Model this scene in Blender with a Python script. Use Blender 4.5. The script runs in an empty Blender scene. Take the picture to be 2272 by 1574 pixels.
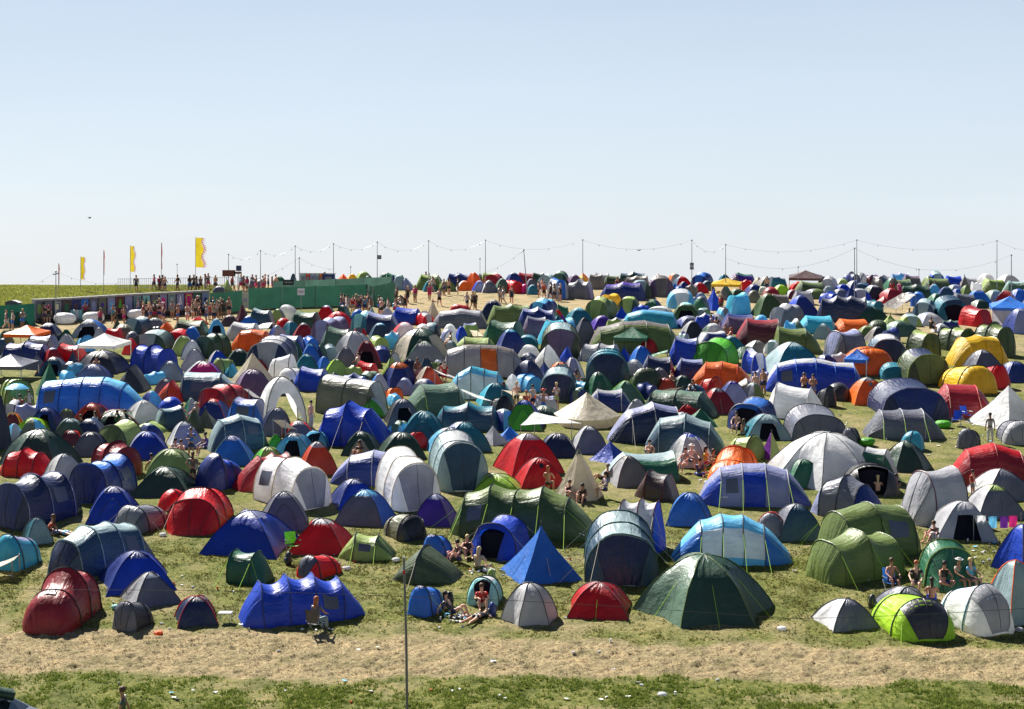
import bpy, math, random
import numpy as np
from mathutils import Vector, Matrix, noise as mnoise
C = bpy.context.scene
COL = C.collection
R = random.Random(7)
rad = math.radians

# ---------------------------------------------------------------- camera, sky, sun
F = 3600.0            # focal length in photo pixels
HZ = 600.0            # eye-level row in the photo
VP = 257.0            # vanishing row of the sloping field
SL = (HZ - VP) / F    # slope of the field
K = 0.053             # px per metre per row
CH = 1.0 / K          # camera height
cam_d = bpy.data.cameras.new('camera')
cam = bpy.data.objects.new('camera', cam_d); COL.objects.link(cam)
cam.location = (0, 0, CH); cam.rotation_euler = (rad(90), 0, 0)
cam_d.sensor_width = 36; cam_d.lens = 36 * F / 2272
cam_d.shift_y = -(787 - HZ) / 2272
cam_d.clip_end = 3000; cam_d.clip_start = 0.5
C.camera = cam
SUN_EL, SUN_AZ = 47.0, 124.0        # azimuth of the sun, counterclockwise from +X
w = bpy.data.worlds.new('World'); C.world = w; w.use_nodes = True
nt = w.node_tree; sky = nt.nodes.new('ShaderNodeTexSky'); sky.sky_type = 'NISHITA'
sky.sun_disc = False; sky.sun_elevation = rad(SUN_EL); sky.sun_rotation = rad(90 - SUN_AZ)
sky.air_density = 1.0; sky.dust_density = 0.6; sky.ozone_density = 2.2; sky.altitude = 60
bg = nt.nodes['Background']; bg.inputs[1].default_value = 0.085; EXPO = 1.18
geo = nt.nodes.new('ShaderNodeTexCoord'); sep = nt.nodes.new('ShaderNodeSeparateXYZ'); nt.links.new(geo.outputs['Generated'], sep.inputs[0])
rmp = nt.nodes.new('ShaderNodeValToRGB'); el = rmp.color_ramp.elements            # milky haze near the horizon, bluer above
stops = [(0.0, (.74, .80, .88)), (.05, (.68, .765, .86)), (.11, (.63, .715, .82)), (.17, (.55, .65, .775)), (.32, (.13, .20, .36)), (1.0, (.035, .07, .18))]
while len(el) < len(stops): el.new(.5)
for q_, (p_, c_) in zip(el, stops): q_.position = p_; q_.color = (*c_, 1)
nt.links.new(sep.outputs['Z'], rmp.inputs[0])
up = nt.nodes.new('ShaderNodeVectorMath'); up.operation = 'SCALE'; up.inputs['Scale'].default_value = 1 / (.085 * 2 ** EXPO); 
hzn = nt.nodes.new('ShaderNodeTexNoise'); hzn.inputs['Scale'].default_value = 2.2; hzn.inputs['Detail'].default_value = 5
hmp = nt.nodes.new('ShaderNodeMapping'); hmp.inputs['Scale'].default_value = (1, 1, 7); nt.links.new(geo.outputs['Generated'], hmp.inputs['Vector']); nt.links.new(hmp.outputs[0], hzn.inputs['Vector'])
hmr = nt.nodes.new('ShaderNodeMapRange'); hmr.inputs[1].default_value = .3; hmr.inputs[2].default_value = .7; hmr.inputs[3].default_value = .97; hmr.inputs[4].default_value = 1.03; nt.links.new(hzn.outputs['Fac'], hmr.inputs[0])
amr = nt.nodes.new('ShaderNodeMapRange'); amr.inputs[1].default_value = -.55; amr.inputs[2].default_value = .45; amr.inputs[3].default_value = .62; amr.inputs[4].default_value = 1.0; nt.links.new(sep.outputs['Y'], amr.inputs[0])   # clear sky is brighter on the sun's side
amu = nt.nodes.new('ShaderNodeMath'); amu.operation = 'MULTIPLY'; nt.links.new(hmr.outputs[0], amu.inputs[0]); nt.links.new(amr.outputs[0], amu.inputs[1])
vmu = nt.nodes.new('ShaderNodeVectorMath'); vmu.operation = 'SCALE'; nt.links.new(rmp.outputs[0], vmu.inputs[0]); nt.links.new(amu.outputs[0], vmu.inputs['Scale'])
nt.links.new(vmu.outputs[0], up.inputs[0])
mxs = nt.nodes.new('ShaderNodeMixRGB'); mxs.inputs[0].default_value = .88
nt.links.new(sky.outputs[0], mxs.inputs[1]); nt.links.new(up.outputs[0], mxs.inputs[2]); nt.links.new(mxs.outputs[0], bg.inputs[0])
sd = bpy.data.lights.new('sun', 'SUN'); sd.energy = 5.0; sd.angle = rad(0.5); sd.color = (1, .955, .88)
sun = bpy.data.objects.new('sun', sd); COL.objects.link(sun)
sv = Vector((math.cos(rad(SUN_AZ)) * math.cos(rad(SUN_EL)), math.sin(rad(SUN_AZ)) * math.cos(rad(SUN_EL)), math.sin(rad(SUN_EL))))
sun.rotation_euler = sv.to_track_quat('Z', 'Y').to_euler(); sun.location = (-40, 60, 60)
C.view_settings.view_transform = 'Standard'; C.view_settings.look = 'None'
C.view_settings.exposure = EXPO; C.view_settings.gamma = 1

# ---------------------------------------------------------------- photo row <-> field
def depth(py): return F / (K * (py - VP))
def row(Y): return VP + F / (K * Y)
def scl(Y): return F / Y
def gz0(Y):
    y1 = 171.0
    if Y <= y1: return SL * Y
    t = min(Y - y1, 60.0)
    z = SL * y1 + SL * t - 0.5 * (SL + .06) / 30.0 * min(t, 30) ** 2
    if t > 30: z -= (SL + .06) * (t - 30)
    if Y - y1 > 60: z -= .06 * (Y - y1 - 60)
    return z
def gpt(px, py, dz=0.0):
    Y = depth(py); return Vector(((px - 1136) * Y / F, Y, gz0(Y) + dz))
def at(px, py, Y):                      # point at distance Y seen at a photo pixel
    return Vector(((px - 1136) * Y / F, Y, CH - (py - HZ) * Y / F))
TILT = Matrix.Rotation(math.atan(SL), 4, 'X')

# ---------------------------------------------------------------- materials
def mat(name, col, rough=.6, spec=.4, metal=0.0):
    m = bpy.data.materials.new(name); m.use_nodes = True
    b = m.node_tree.nodes['Principled BSDF']
    b.inputs['Base Color'].default_value = (*col, 1); b.inputs['Roughness'].default_value = rough
    b.inputs['Specular IOR Level'].default_value = spec; b.inputs['Metallic'].default_value = metal
    n = m.node_tree.nodes.new('ShaderNodeTexNoise'); n.inputs['Scale'].default_value = 9
    tc = m.node_tree.nodes.new('ShaderNodeTexCoord'); m.node_tree.links.new(tc.outputs['Object'], n.inputs['Vector'])
    mr = m.node_tree.nodes.new('ShaderNodeMapRange'); mr.inputs[3].default_value = rough - .1; mr.inputs[4].default_value = min(1, rough + .12)
    m.node_tree.links.new(n.outputs['Fac'], mr.inputs[0]); m.node_tree.links.new(mr.outputs[0], b.inputs['Roughness'])
    return m
def cloth(name, col, trans=.26, rough=.43, bump=1.0):
    m = bpy.data.materials.new(name); m.use_nodes = True
    t = m.node_tree; N = t.nodes; Lk = t.links
    b = N['Principled BSDF']; out = N['Material Output']
    tc = N.new('ShaderNodeTexCoord')
    oi = N.new('ShaderNodeObjectInfo')
    # colour: faint fading and grubbiness, a little different on every tent
    n1 = N.new('ShaderNodeTexNoise'); n1.inputs['Scale'].default_value = 1.3; n1.inputs['Detail'].default_value = 4
    Lk.new(tc.outputs['Object'], n1.inputs['Vector'])
    hsv = N.new('ShaderNodeHueSaturation'); hsv.inputs['Color'].default_value = (*col, 1)
    mr = N.new('ShaderNodeMapRange'); mr.inputs[1].default_value = .3; mr.inputs[2].default_value = .7
    mr.inputs[3].default_value = .84; mr.inputs[4].default_value = 1.14
    Lk.new(n1.outputs['Fac'], mr.inputs[0])
    mu = N.new('ShaderNodeMath'); mu.operation = 'MULTIPLY'
    mr2 = N.new('ShaderNodeMapRange'); mr2.inputs[3].default_value = .82; mr2.inputs[4].default_value = 1.15
    Lk.new(oi.outputs['Random'], mr2.inputs[0]); Lk.new(mr.outputs[0], mu.inputs[0]); Lk.new(mr2.outputs[0], mu.inputs[1])
    Lk.new(mu.outputs[0], hsv.inputs['Value'])
    # wrinkles pulled along the panels
    mp = N.new('ShaderNodeMapping'); mp.inputs['Scale'].default_value = (1, 1, 1)
    Lk.new(tc.outputs['UV'], mp.inputs['Vector'])
    n2 = N.new('ShaderNodeTexNoise'); n2.inputs['Scale'].default_value = 1.0; n2.inputs['Detail'].default_value = 3
    n2.inputs['Distortion'].default_value = .6
    Lk.new(mp.outputs[0], n2.inputs['Vector'])
    n3 = N.new('ShaderNodeTexNoise'); n3.inputs['Scale'].default_value = 2.2; n3.inputs['Detail'].default_value = 4
    n3.inputs['Roughness'].default_value = .62
    Lk.new(tc.outputs['Object'], n3.inputs['Vector'])
    ad = N.new('ShaderNodeMath'); ad.operation = 'MULTIPLY_ADD'; ad.inputs[1].default_value = 1.4
    Lk.new(n2.outputs['Fac'], ad.inputs[0]); Lk.new(n3.outputs['Fac'], ad.inputs[2])
    bp = N.new('ShaderNodeBump'); bp.inputs['Strength'].default_value = .75 * bump; bp.inputs['Distance'].default_value = .07
    Lk.new(ad.outputs[0], bp.inputs['Height'])
    Lk.new(hsv.outputs[0], b.inputs['Base Color']); b.inputs['Roughness'].default_value = rough
    b.inputs['Specular IOR Level'].default_value = .6
    b.inputs['Sheen Weight'].default_value = .0
    Lk.new(bp.outputs[0], b.inputs['Normal'])
    tr = N.new('ShaderNodeBsdfTranslucent'); Lk.new(hsv.outputs[0], tr.inputs['Color']); Lk.new(bp.outputs[0], tr.inputs['Normal'])
    mx = N.new('ShaderNodeMixShader'); mx.inputs[0].default_value = trans
    Lk.new(b.outputs[0], mx.inputs[1]); Lk.new(tr.outputs[0], mx.inputs[2]); Lk.new(mx.outputs[0], out.inputs['Surface'])
    return m
PAL = {
 'rd': ('red', (.62, .006, .010)), 'cr': ('crimson', (.34, .012, .02)), 'mr': ('maroon', (.14, .02, .03)),
 'or': ('orange', (.85, .17, .01)), 'od': ('orange-red', (.62, .06, .01)), 'yl': ('yellow', (.85, .55, .01)),
 'cm': ('cream', (.66, .59, .46)), 'wh': ('white', (.84, .84, .85)), 'lg': ('light grey', (.47, .47, .50)),
 'gy': ('grey', (.155, .16, .20)), 'ch': ('charcoal', (.028, .028, .036)), 'nv': ('navy', (.008, .018, .075)),
 'nb': ('dark blue', (.016, .036, .20)), 'bl': ('royal blue', (.006, .055, .50)), 'az': ('bright blue', (.025, .17, .62)),
 'sk': ('sky blue', (.16, .55, .85)), 'cy': ('turquoise', (.05, .42, .58)), 'tq': ('aqua', (.30, .68, .68)),
 'tl': ('teal', (.02, .19, .26)), 'st': ('steel blue', (.025, .07, .12)), 'ps': ('pale grey-green', (.33, .45, .47)),
 'dg': ('dark green', (.018, .055, .03)), 'gn': ('green', (.03, .16, .08)), 'sg': ('sage green', (.10, .18, .12)),
 'ol': ('olive', (.06, .085, .035)), 'og': ('olive green', (.16, .22, .055)), 'fg': ('moss green', (.06, .11, .03)),
 'ap': ('apple green', (.36, .47, .13)), 'li': ('lime green', (.42, .70, .03)), 'bg': ('bright green', (.09, .45, .02)),
 'kh': ('khaki', (.17, .17, .11)), 'tp': ('taupe', (.21, .185, .17)), 'br': ('brown', (.10, .055, .05)),
 'mv': ('mauve', (.17, .11, .20)), 'pu': ('purple', (.07, .02, .33)), 'vi': ('violet', (.18, .02, .34)),
 'pk': ('pink', (.75, .02, .22)), 'lv': ('lavender', (.30, .32, .52)), 'bk': ('black', (.008, .008, .01)),
}
CLM = {}
def cl(k):
    if k not in CLM:
        nm, c = PAL[k]
        tr = .08 if k in ('ch', 'bk', 'nv', 'st', 'dg') else (.42 if k in ('wh', 'cm') else .32 if k in ('lg', 'sk', 'yl', 'or', 'li', 'rd') else .24)
        CLM[k] = cloth('fabric_' + nm.replace(' ', '_').replace('-', '_'), c, tr)
    return CLM[k]
M_pole = mat('tent_pole', (.05, .05, .055), .4)
M_white = mat('white_frame', (.75, .75, .76), .4)
M_steel = mat('galvanised_steel', (.30, .31, .33), .45, .5, .6)
M_rope = mat('lime_cord', (.35, .62, .03), .7)
M_rope2 = mat('pale_cord', (.55, .5, .4), .8)
M_net = mat('mesh_window', (.10, .11, .15), .35)
M_dark = mat('tent_interior', (.012, .012, .02), .9, .1)

# ---------------------------------------------------------------- mesh builder
class MB:
    def __init__(s): s.v = []; s.f = []; s.m = []; s.uv = []; s.mats = []
    def mi(s, m):
        if m not in s.mats: s.mats.append(m)
        return s.mats.index(m)
    def grid(s, P, m, uv=None, skip=None, closed=False):
        """P: rows x cols of points; m: material or fn(i,j)"""
        n, k = len(P), len(P[0]); b = len(s.v)
        for r_ in P: s.v.extend([tuple(p) for p in r_])
        for i in range(n - 1):
            for j in range(k if closed else k - 1):
                if skip and skip(i, j): continue
                j2 = (j + 1) % k
                s.f.append((b + i * k + j, b + i * k + j2, b + (i + 1) * k + j2, b + (i + 1) * k + j))
                s.m.append(s.mi(m(i, j) if callable(m) and not isinstance(m, bpy.types.Material) else m))
                if uv: s.uv.append([uv(i, j), uv(i, j + 1), uv(i + 1, j + 1), uv(i + 1, j)])
                else: s.uv.append(None)
    def poly(s, pts, m):
        b = len(s.v); s.v.extend([tuple(p) for p in pts]); s.f.append(tuple(range(b, b + len(pts)))); s.m.append(s.mi(m)); s.uv.append(None)
    def box(s, c, d, m, rz=0.0, tilt=None):
        c = Vector(c); M = Matrix.Rotation(rz, 3, 'Z')
        if tilt is not None: M = tilt @ M
        P = [c + M @ Vector((sx * d[0] / 2, sy * d[1] / 2, sz * d[2] / 2)) for sz in (-1, 1) for sx, sy in ((-1, -1), (1, -1), (1, 1), (-1, 1))]
        b = len(s.v); s.v.extend([tuple(p) for p in P])
        for q in ((3, 2, 1, 0), (4, 5, 6, 7), (0, 1, 5, 4), (1, 2, 6, 5), (2, 3, 7, 6), (3, 0, 4, 7)):
            s.f.append(tuple(b + i for i in q)); s.m.append(s.mi(m)); s.uv.append(None)
    def tube(s, pts, r, m, n=5, r2=None, cap=True):
        pts = [Vector(p) for p in pts]; rings = []
        for i, p in enumerate(pts):
            d = (pts[min(i + 1, len(pts) - 1)] - pts[max(i - 1, 0)]).normalized()
            a = d.orthogonal().normalized() if abs(d.z) > .9 else d.cross(Vector((0, 0, 1))).normalized()
            c = d.cross(a); rr = r if r2 is None else r + (r2 - r) * i / max(1, len(pts) - 1)
            rings.append([p + (a * math.cos(2 * math.pi * j / n) + c * math.sin(2 * math.pi * j / n)) * rr for j in range(n)])
        s.grid(rings, m, closed=True)
        if cap: s.poly(rings[0], m); s.poly(rings[-1][::-1], m)
    def blob(s, c, r, m, n=8, k=6):
        c = Vector(c); r = Vector(r) if hasattr(r, '__len__') else Vector((r, r, r))
        P = []
        for i in range(k + 1):
            a = math.pi * i / k - math.pi / 2
            P.append([c + Vector((r.x * math.cos(a) * math.cos(2 * math.pi * j / n), r.y * math.cos(a) * math.sin(2 * math.pi * j / n), r.z * math.sin(a))) for j in range(n)])
        s.grid(P, m, closed=True)
    def build(s, name, parent=None, smooth=True, loc=None):
        me = bpy.data.meshes.new(name); me.from_pydata(s.v, [], s.f)
        for m in s.mats: me.materials.append(m)
        me.polygons.foreach_set('material_index', s.m)
        if any(u for u in s.uv):
            ul = me.uv_layers.new(name='uv'); li = 0; arr = []
            for f_, u in zip(s.f, s.uv):
                for c_ in range(len(f_)): arr.extend(u[c_] if u and c_ < len(u) else (0, 0))
            ul.data.foreach_set('uv', arr)
        if smooth:
            me.polygons.foreach_set('use_smooth', [True] * len(me.polygons))
            if smooth != 'all': me.set_sharp_from_angle(angle=rad(38))
        me.update()
        o = bpy.data.objects.new(name, me); COL.objects.link(o)
        if parent: o.parent = parent
        if loc is not None: o.location = loc
        return o
def tag(o, label=None, cat=None, group=None, kind=None):
    if label: o['label'] = label
    if cat: o['category'] = cat
    if group: o['group'] = group
    if kind: o['kind'] = kind
    return o
def empty(name, loc, M=None):
    o = bpy.data.objects.new(name, None); COL.objects.link(o); o.empty_display_size = .2
    o.matrix_world = Matrix.Translation(loc) @ (M if M is not None else Matrix.Identity(4))
    return o

# ---------------------------------------------------------------- ground
def lattice(seed, n=256):
    return np.random.RandomState(seed).rand(n, n)
def vnoise(x, y, seed):
    g = lattice(seed); n = g.shape[0]
    xi = np.floor(x).astype(int); yi = np.floor(y).astype(int)
    fx = x - xi; fy = y - yi; fx = fx * fx * (3 - 2 * fx); fy = fy * fy * (3 - 2 * fy)
    a = g[xi % n, yi % n]; b = g[(xi + 1) % n, yi % n]; c = g[xi % n, (yi + 1) % n]; d = g[(xi + 1) % n, (yi + 1) % n]
    return (a * (1 - fx) + b * fx) * (1 - fy) + (c * (1 - fx) + d * fx) * fy
def sstep(a, b, x):
    t = np.clip((x - a) / (b - a), 0, 1); return t * t * (3 - 2 * t)
def gauss(px, py, cx, cy, rx, ry): return np.exp(-((px - cx) / rx) ** 2 - ((py - cy) / ry) ** 2)
def dryness(X, Y):
    """0 green grass .. 1 bare straw, over the real field"""
    Yc = np.maximum(Y, 20); px = 1136 + F * X / Yc; py = VP + F / (K * Yc)
    wob = (vnoise(X * .35 + 90, Y * .35 + 40, 11) - .5) * 26 + (vnoise(X * 1.3 + 90, Y * 1.3, 12) - .5) * 14
    p2 = py + wob
    d = .30 + .25 * (vnoise(X * .22 + 7, Y * .22, 13) - .5) + .5 * (vnoise(X * .9, Y * .9, 14) - .5)
    band = sstep(1398, 1432, p2 - (px - 1100) * .02) * (1 - sstep(1492, 1528, p2 - (px - 1100) * .012))
    d = np.maximum(d, band * 1.0)
    front = sstep(1505, 1540, p2); d = d * (1 - front) + front * (.04 + .42 * sstep(.55, .85, vnoise(X * .5 + 3, Y * .8, 15)))
    far = sstep(775, 715, p2) * sstep(560, 620, py)
    lawn = np.exp(-((px - 700) / 170) ** 2 - ((py - 694) / 15) ** 2) * .95      # grass at the foot of the green fence
    leftfield = sstep(470, 300, px) * sstep(694, 684, py) + sstep(560, 420, px) * sstep(655, 640, py)
    d = np.maximum(d, far * .93)
    d = d * (1 - np.clip(lawn, 0, 1)) + .12 * np.clip(lawn, 0, 1)
    d = d * (1 - np.clip(leftfield, 0, 1)) + .08 * np.clip(leftfield, 0, 1)
    right = gauss(px, py, 2280, 750, 90, 60) + gauss(px, py, 1960, 930, 90, 60) * .5 + gauss(px, py, 2130, 985, 70, 30) * .5
    d = np.maximum(d, np.clip(right, 0, 1) * .8)
    return np.clip(d, 0, 1)
def gheight(X, Y):
    z = np.where(Y <= 171, SL * Y, 0)
    t = np.clip(Y - 171, 0, 60); zz = SL * 171 + SL * t - .5 * (SL + .06) / 30 * np.minimum(t, 30) ** 2 - (SL + .06) * np.maximum(t - 30, 0) - .06 * np.maximum(Y - 231, 0)
    z = np.where(Y > 171, zz, z)
    near = sstep(43, 46, Y) * (1 - sstep(66, 78, Y)) * (1 - sstep(21, 24, np.abs(X)))
    dry = dryness(X, Y)
    lum = (vnoise(X * 5.5, Y * 5.5, 1) - .5) * .12 + (vnoise(X * 10 + 5, Y * 10, 2) - .5) * .09 + (vnoise(X * 2.1, Y * 2.1, 3) - .5) * .07
    lum2 = (vnoise(X * 4.2, Y * 4.2, 6) - .5) * .05 + (vnoise(X * 11 + 5, Y * 11, 7) - .5) * .03
    z = z + near * (lum * sstep(.55, .9, dry) + lum2 * (1 - sstep(.55, .9, dry)))
    z = z + (vnoise(X * .12 + 50, Y * .12, 4) - .5) * .12 * sstep(45, 60, Y)
    return z
def gzf(X, Y): return float(gheight(np.array([X]), np.array([Y]))[0])
def make_ground():
    ys = np.concatenate([np.arange(-80, 44, 6), np.arange(44, 69, .075), np.arange(69, 110, .5), np.arange(110, 180, 1.2), np.arange(180, 240, 2.5), np.arange(240, 1500, 60)])
    xs = np.concatenate([-np.geomspace(900, 24, 34), np.arange(-22, 22.01, .085), np.geomspace(24, 900, 34)])
    X, Y = np.meshgrid(xs, ys); Z = gheight(X, Y); D = dryness(X, Y)
    n, k = X.shape
    me = bpy.data.meshes.new('ground')
    me.vertices.add(n * k); me.vertices.foreach_set('co', np.stack([X, Y, Z], -1).ravel())
    idx = np.arange(n * k).reshape(n, k)
    q = np.stack([idx[:-1, :-1], idx[:-1, 1:], idx[1:, 1:], idx[1:, :-1]], -1).reshape(-1, 4)
    me.loops.add(q.size); me.loops.foreach_set('vertex_index', q.ravel())
    me.polygons.add(len(q)); me.polygons.foreach_set('loop_start', np.arange(0, q.size, 4)); me.polygons.foreach_set('loop_total', np.full(len(q), 4))
    me.polygons.foreach_set('use_smooth', np.ones(len(q), bool))
    a = me.attributes.new('dry', 'FLOAT', 'POINT'); a.data.foreach_set('value', D.ravel())
    me.update(calc_edges=True)
    m = bpy.data.materials.new('field_turf'); m.use_nodes = True; t = m.node_tree; N = t.nodes; Lk = t.links; b = N['Principled BSDF']
    tc = N.new('ShaderNodeTexCoord'); at_ = N.new('ShaderNodeAttribute'); at_.attribute_name = 'dry'
    def nz(sc, det=5, ro=.6):
        x = N.new('ShaderNodeTexNoise'); x.inputs['Scale'].default_value = sc; x.inputs['Detail'].default_value = det; x.inputs['Roughness'].default_value = ro
        Lk.new(tc.outputs['Object'], x.inputs['Vector']); return x
    def ramp(src, stops):
        r_ = N.new('ShaderNodeValToRGB'); e = r_.color_ramp.elements
        while len(e) < len(stops): e.new(.5)
        for q_, (p, c) in zip(e, stops): q_.position = p; q_.color = (*c, 1)
        Lk.new(src, r_.inputs[0]); return r_
    n1 = nz(5.5, 8, .80); n2 = nz(.9, 4); n3 = nz(9, 5, .75)
    green = ramp(n1.outputs['Fac'], [(.30, (.032, .048, .010)), (.42, (.088, .115, .022)), (.54, (.175, .18, .048)), (.68, (.30, .25, .11))])
    straw = ramp(n3.outputs['Fac'], [(.24, (.13, .09, .055)), (.42, (.29, .225, .13)), (.58, (.41, .33, .19)), (.78, (.54, .45, .27))])
    ad = N.new('ShaderNodeMath'); ad.operation = 'MULTIPLY_ADD'; ad.inputs[1].default_value = .75; Lk.new(n1.outputs['Fac'], ad.inputs[0]); Lk.new(at_.outputs['Fac'], ad.inputs[2])
    mr = N.new('ShaderNodeMapRange'); mr.inputs[1].default_value = .62; mr.inputs[2].default_value = 1.15; Lk.new(ad.outputs[0], mr.inputs[0])
    mx = N.new('ShaderNodeMixRGB'); Lk.new(mr.outputs[0], mx.inputs[0]); Lk.new(green.outputs[0], mx.inputs[1]); Lk.new(straw.outputs[0], mx.inputs[2])
    mx2 = N.new('ShaderNodeMixRGB'); mx2.blend_type = 'MULTIPLY'; mx2.inputs[0].default_value = .75
    r2 = ramp(n2.outputs['Fac'], [(.34, (.50, .56, .42)), (.5, (.95, .95, .9)), (.68, (1.18, 1.10, 1.0))]); Lk.new(mx.outputs[0], mx2.inputs[1]); Lk.new(r2.outputs[0], mx2.inputs[2])
    Lk.new(mx2.outputs[0], b.inputs['Base Color']); b.inputs['Roughness'].default_value = .95; b.inputs['Specular IOR Level'].default_value = .15
    bp = N.new('ShaderNodeBump'); bp.inputs['Strength'].default_value = .9; bp.inputs['Distance'].default_value = .12
    Lk.new(n3.outputs['Fac'], bp.inputs['Height']); Lk.new(bp.outputs[0], b.inputs['Normal'])
    me.materials.append(m)
    o = bpy.data.objects.new('ground', me); COL.objects.link(o); tag(o, kind='structure')
make_ground()

def blades(name, X, Y, h, sp, matl, label, cat='grass', lean=.5, nb=3):
    """many small grass blades in one mesh"""
    rs = np.random.RandomState(len(X)); n = len(X); V = []; 
    Z = gheight(X, Y) - .008
    vs = np.zeros((n, nb, 3, 3)); 
    for b in range(nb):
        ang = rs.rand(n) * 6.283; wdt = sp * (.5 + rs.rand(n)); hh = h * (.5 + rs.rand(n))
        ox = (rs.rand(n) - .5) * sp * 3; oy = (rs.rand(n) - .5) * sp * 3
        dx = np.cos(ang) * wdt; dy = np.sin(ang) * wdt; la = rs.rand(n) * 6.283
        vs[:, b, 0] = np.stack([X + ox - dx, Y + oy - dy, Z], -1); vs[:, b, 1] = np.stack([X + ox + dx, Y + oy + dy, Z], -1)
        vs[:, b, 2] = np.stack([X + ox + np.cos(la) * hh * lean, Y + oy + np.sin(la) * hh * lean, Z + hh], -1)
    me = bpy.data.meshes.new(name); nv = n * nb * 3
    me.vertices.add(nv); me.vertices.foreach_set('co', vs.ravel()); me.loops.add(nv); me.loops.foreach_set('vertex_index', np.arange(nv))
    me.polygons.add(n * nb); me.polygons.foreach_set('loop_start', np.arange(0, nv, 3)); me.polygons.foreach_set('loop_total', np.full(n * nb, 3)); me.update(calc_edges=True)
    me.materials.append(matl); o = bpy.data.objects.new(name, me); COL.objects.link(o); tag(o, label, cat, kind='stuff'); return o
def turfmat(name, c1, c2, tr=.3):
    m = bpy.data.materials.new(name); m.use_nodes = True; t = m.node_tree; N = t.nodes; Lk = t.links; b = N['Principled BSDF']
    tc = N.new('ShaderNodeTexCoord'); n = N.new('ShaderNodeTexNoise'); n.inputs['Scale'].default_value = 6; n.inputs['Detail'].default_value = 4; Lk.new(tc.outputs['Object'], n.inputs['Vector'])
    r_ = N.new('ShaderNodeValToRGB'); r_.color_ramp.elements[0].position = .35; r_.color_ramp.elements[1].position = .65
    r_.color_ramp.elements[0].color = (*c1, 1); r_.color_ramp.elements[1].color = (*c2, 1); Lk.new(n.outputs['Fac'], r_.inputs[0]); Lk.new(r_.outputs[0], b.inputs['Base Color'])
    b.inputs['Roughness'].default_value = .7; b.inputs['Specular IOR Level'].default_value = .25
    tb = N.new('ShaderNodeBsdfTranslucent'); Lk.new(r_.outputs[0], tb.inputs['Color']); mx = N.new('ShaderNodeMixShader'); mx.inputs[0].default_value = tr
    Lk.new(b.outputs[0], mx.inputs[1]); Lk.new(tb.outputs[0], mx.inputs[2]); Lk.new(mx.outputs[0], N['Material Output'].inputs['Surface']); return m
rs = np.random.RandomState(3)
X = rs.uniform(-23, 23, 560000); Y = rs.uniform(47, 74, 560000); D = dryness(X, Y)
clump = vnoise(X * 1.1, Y * 1.1, 21) * .35 + vnoise(X * 3.2, Y * 3.2, 22) * .35 + vnoise(X * 7, Y * 7, 23) * .3
pyy = VP + F / (K * Y); rr_ = rs.rand(len(X))
pg = np.clip((.62 - D) * 1.6, 0, 1) * np.clip((clump - .40) * 3.4, .02, 1)
g1 = (pyy > 1488) & (rr_ < pg)
blades('grass', X[g1], Y[g1], .075, .024, turfmat('grass_green', (.085, .14, .018), (.30, .34, .075)), 'green grass and clover clumps along the bottom of the field')
g2 = (pyy < 1440) & (rr_ < pg * .62)
blades('grass', X[g2], Y[g2], .055, .022, turfmat('grass_dull', (.065, .08, .018), (.30, .28, .085)), 'short yellowing grass around the nearest tents')
g3 = (D > .4) & (rr_ > .35) & (rr_ < .35 + .5 * np.clip((D - .4) * 2, 0, 1) * np.clip((clump - .25) * 2.2, .2, 1))
blades('dry_grass', X[g3], Y[g3], .026, .011, turfmat('dry_straw', (.34, .265, .14), (.58, .48, .28), .15), 'trodden straw and dead grass on the worn track', 'dry grass', lean=1.3)

X = rs.uniform(-66, -22, 60000); Y = rs.uniform(150, 184, 60000); px_ = 1136 + F * X / Y
ok = (px_ < 500) & (px_ > -40) & (Y > 159 + (px_ - 60) * -.004)
blades('meadow_grass', X[ok], Y[ok], .14, .06, turfmat('grass_meadow', (.13, .18, .025), (.40, .38, .10), .45), 'rough meadow grass on the rise behind the toilets', 'meadow grass', nb=2)
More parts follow.
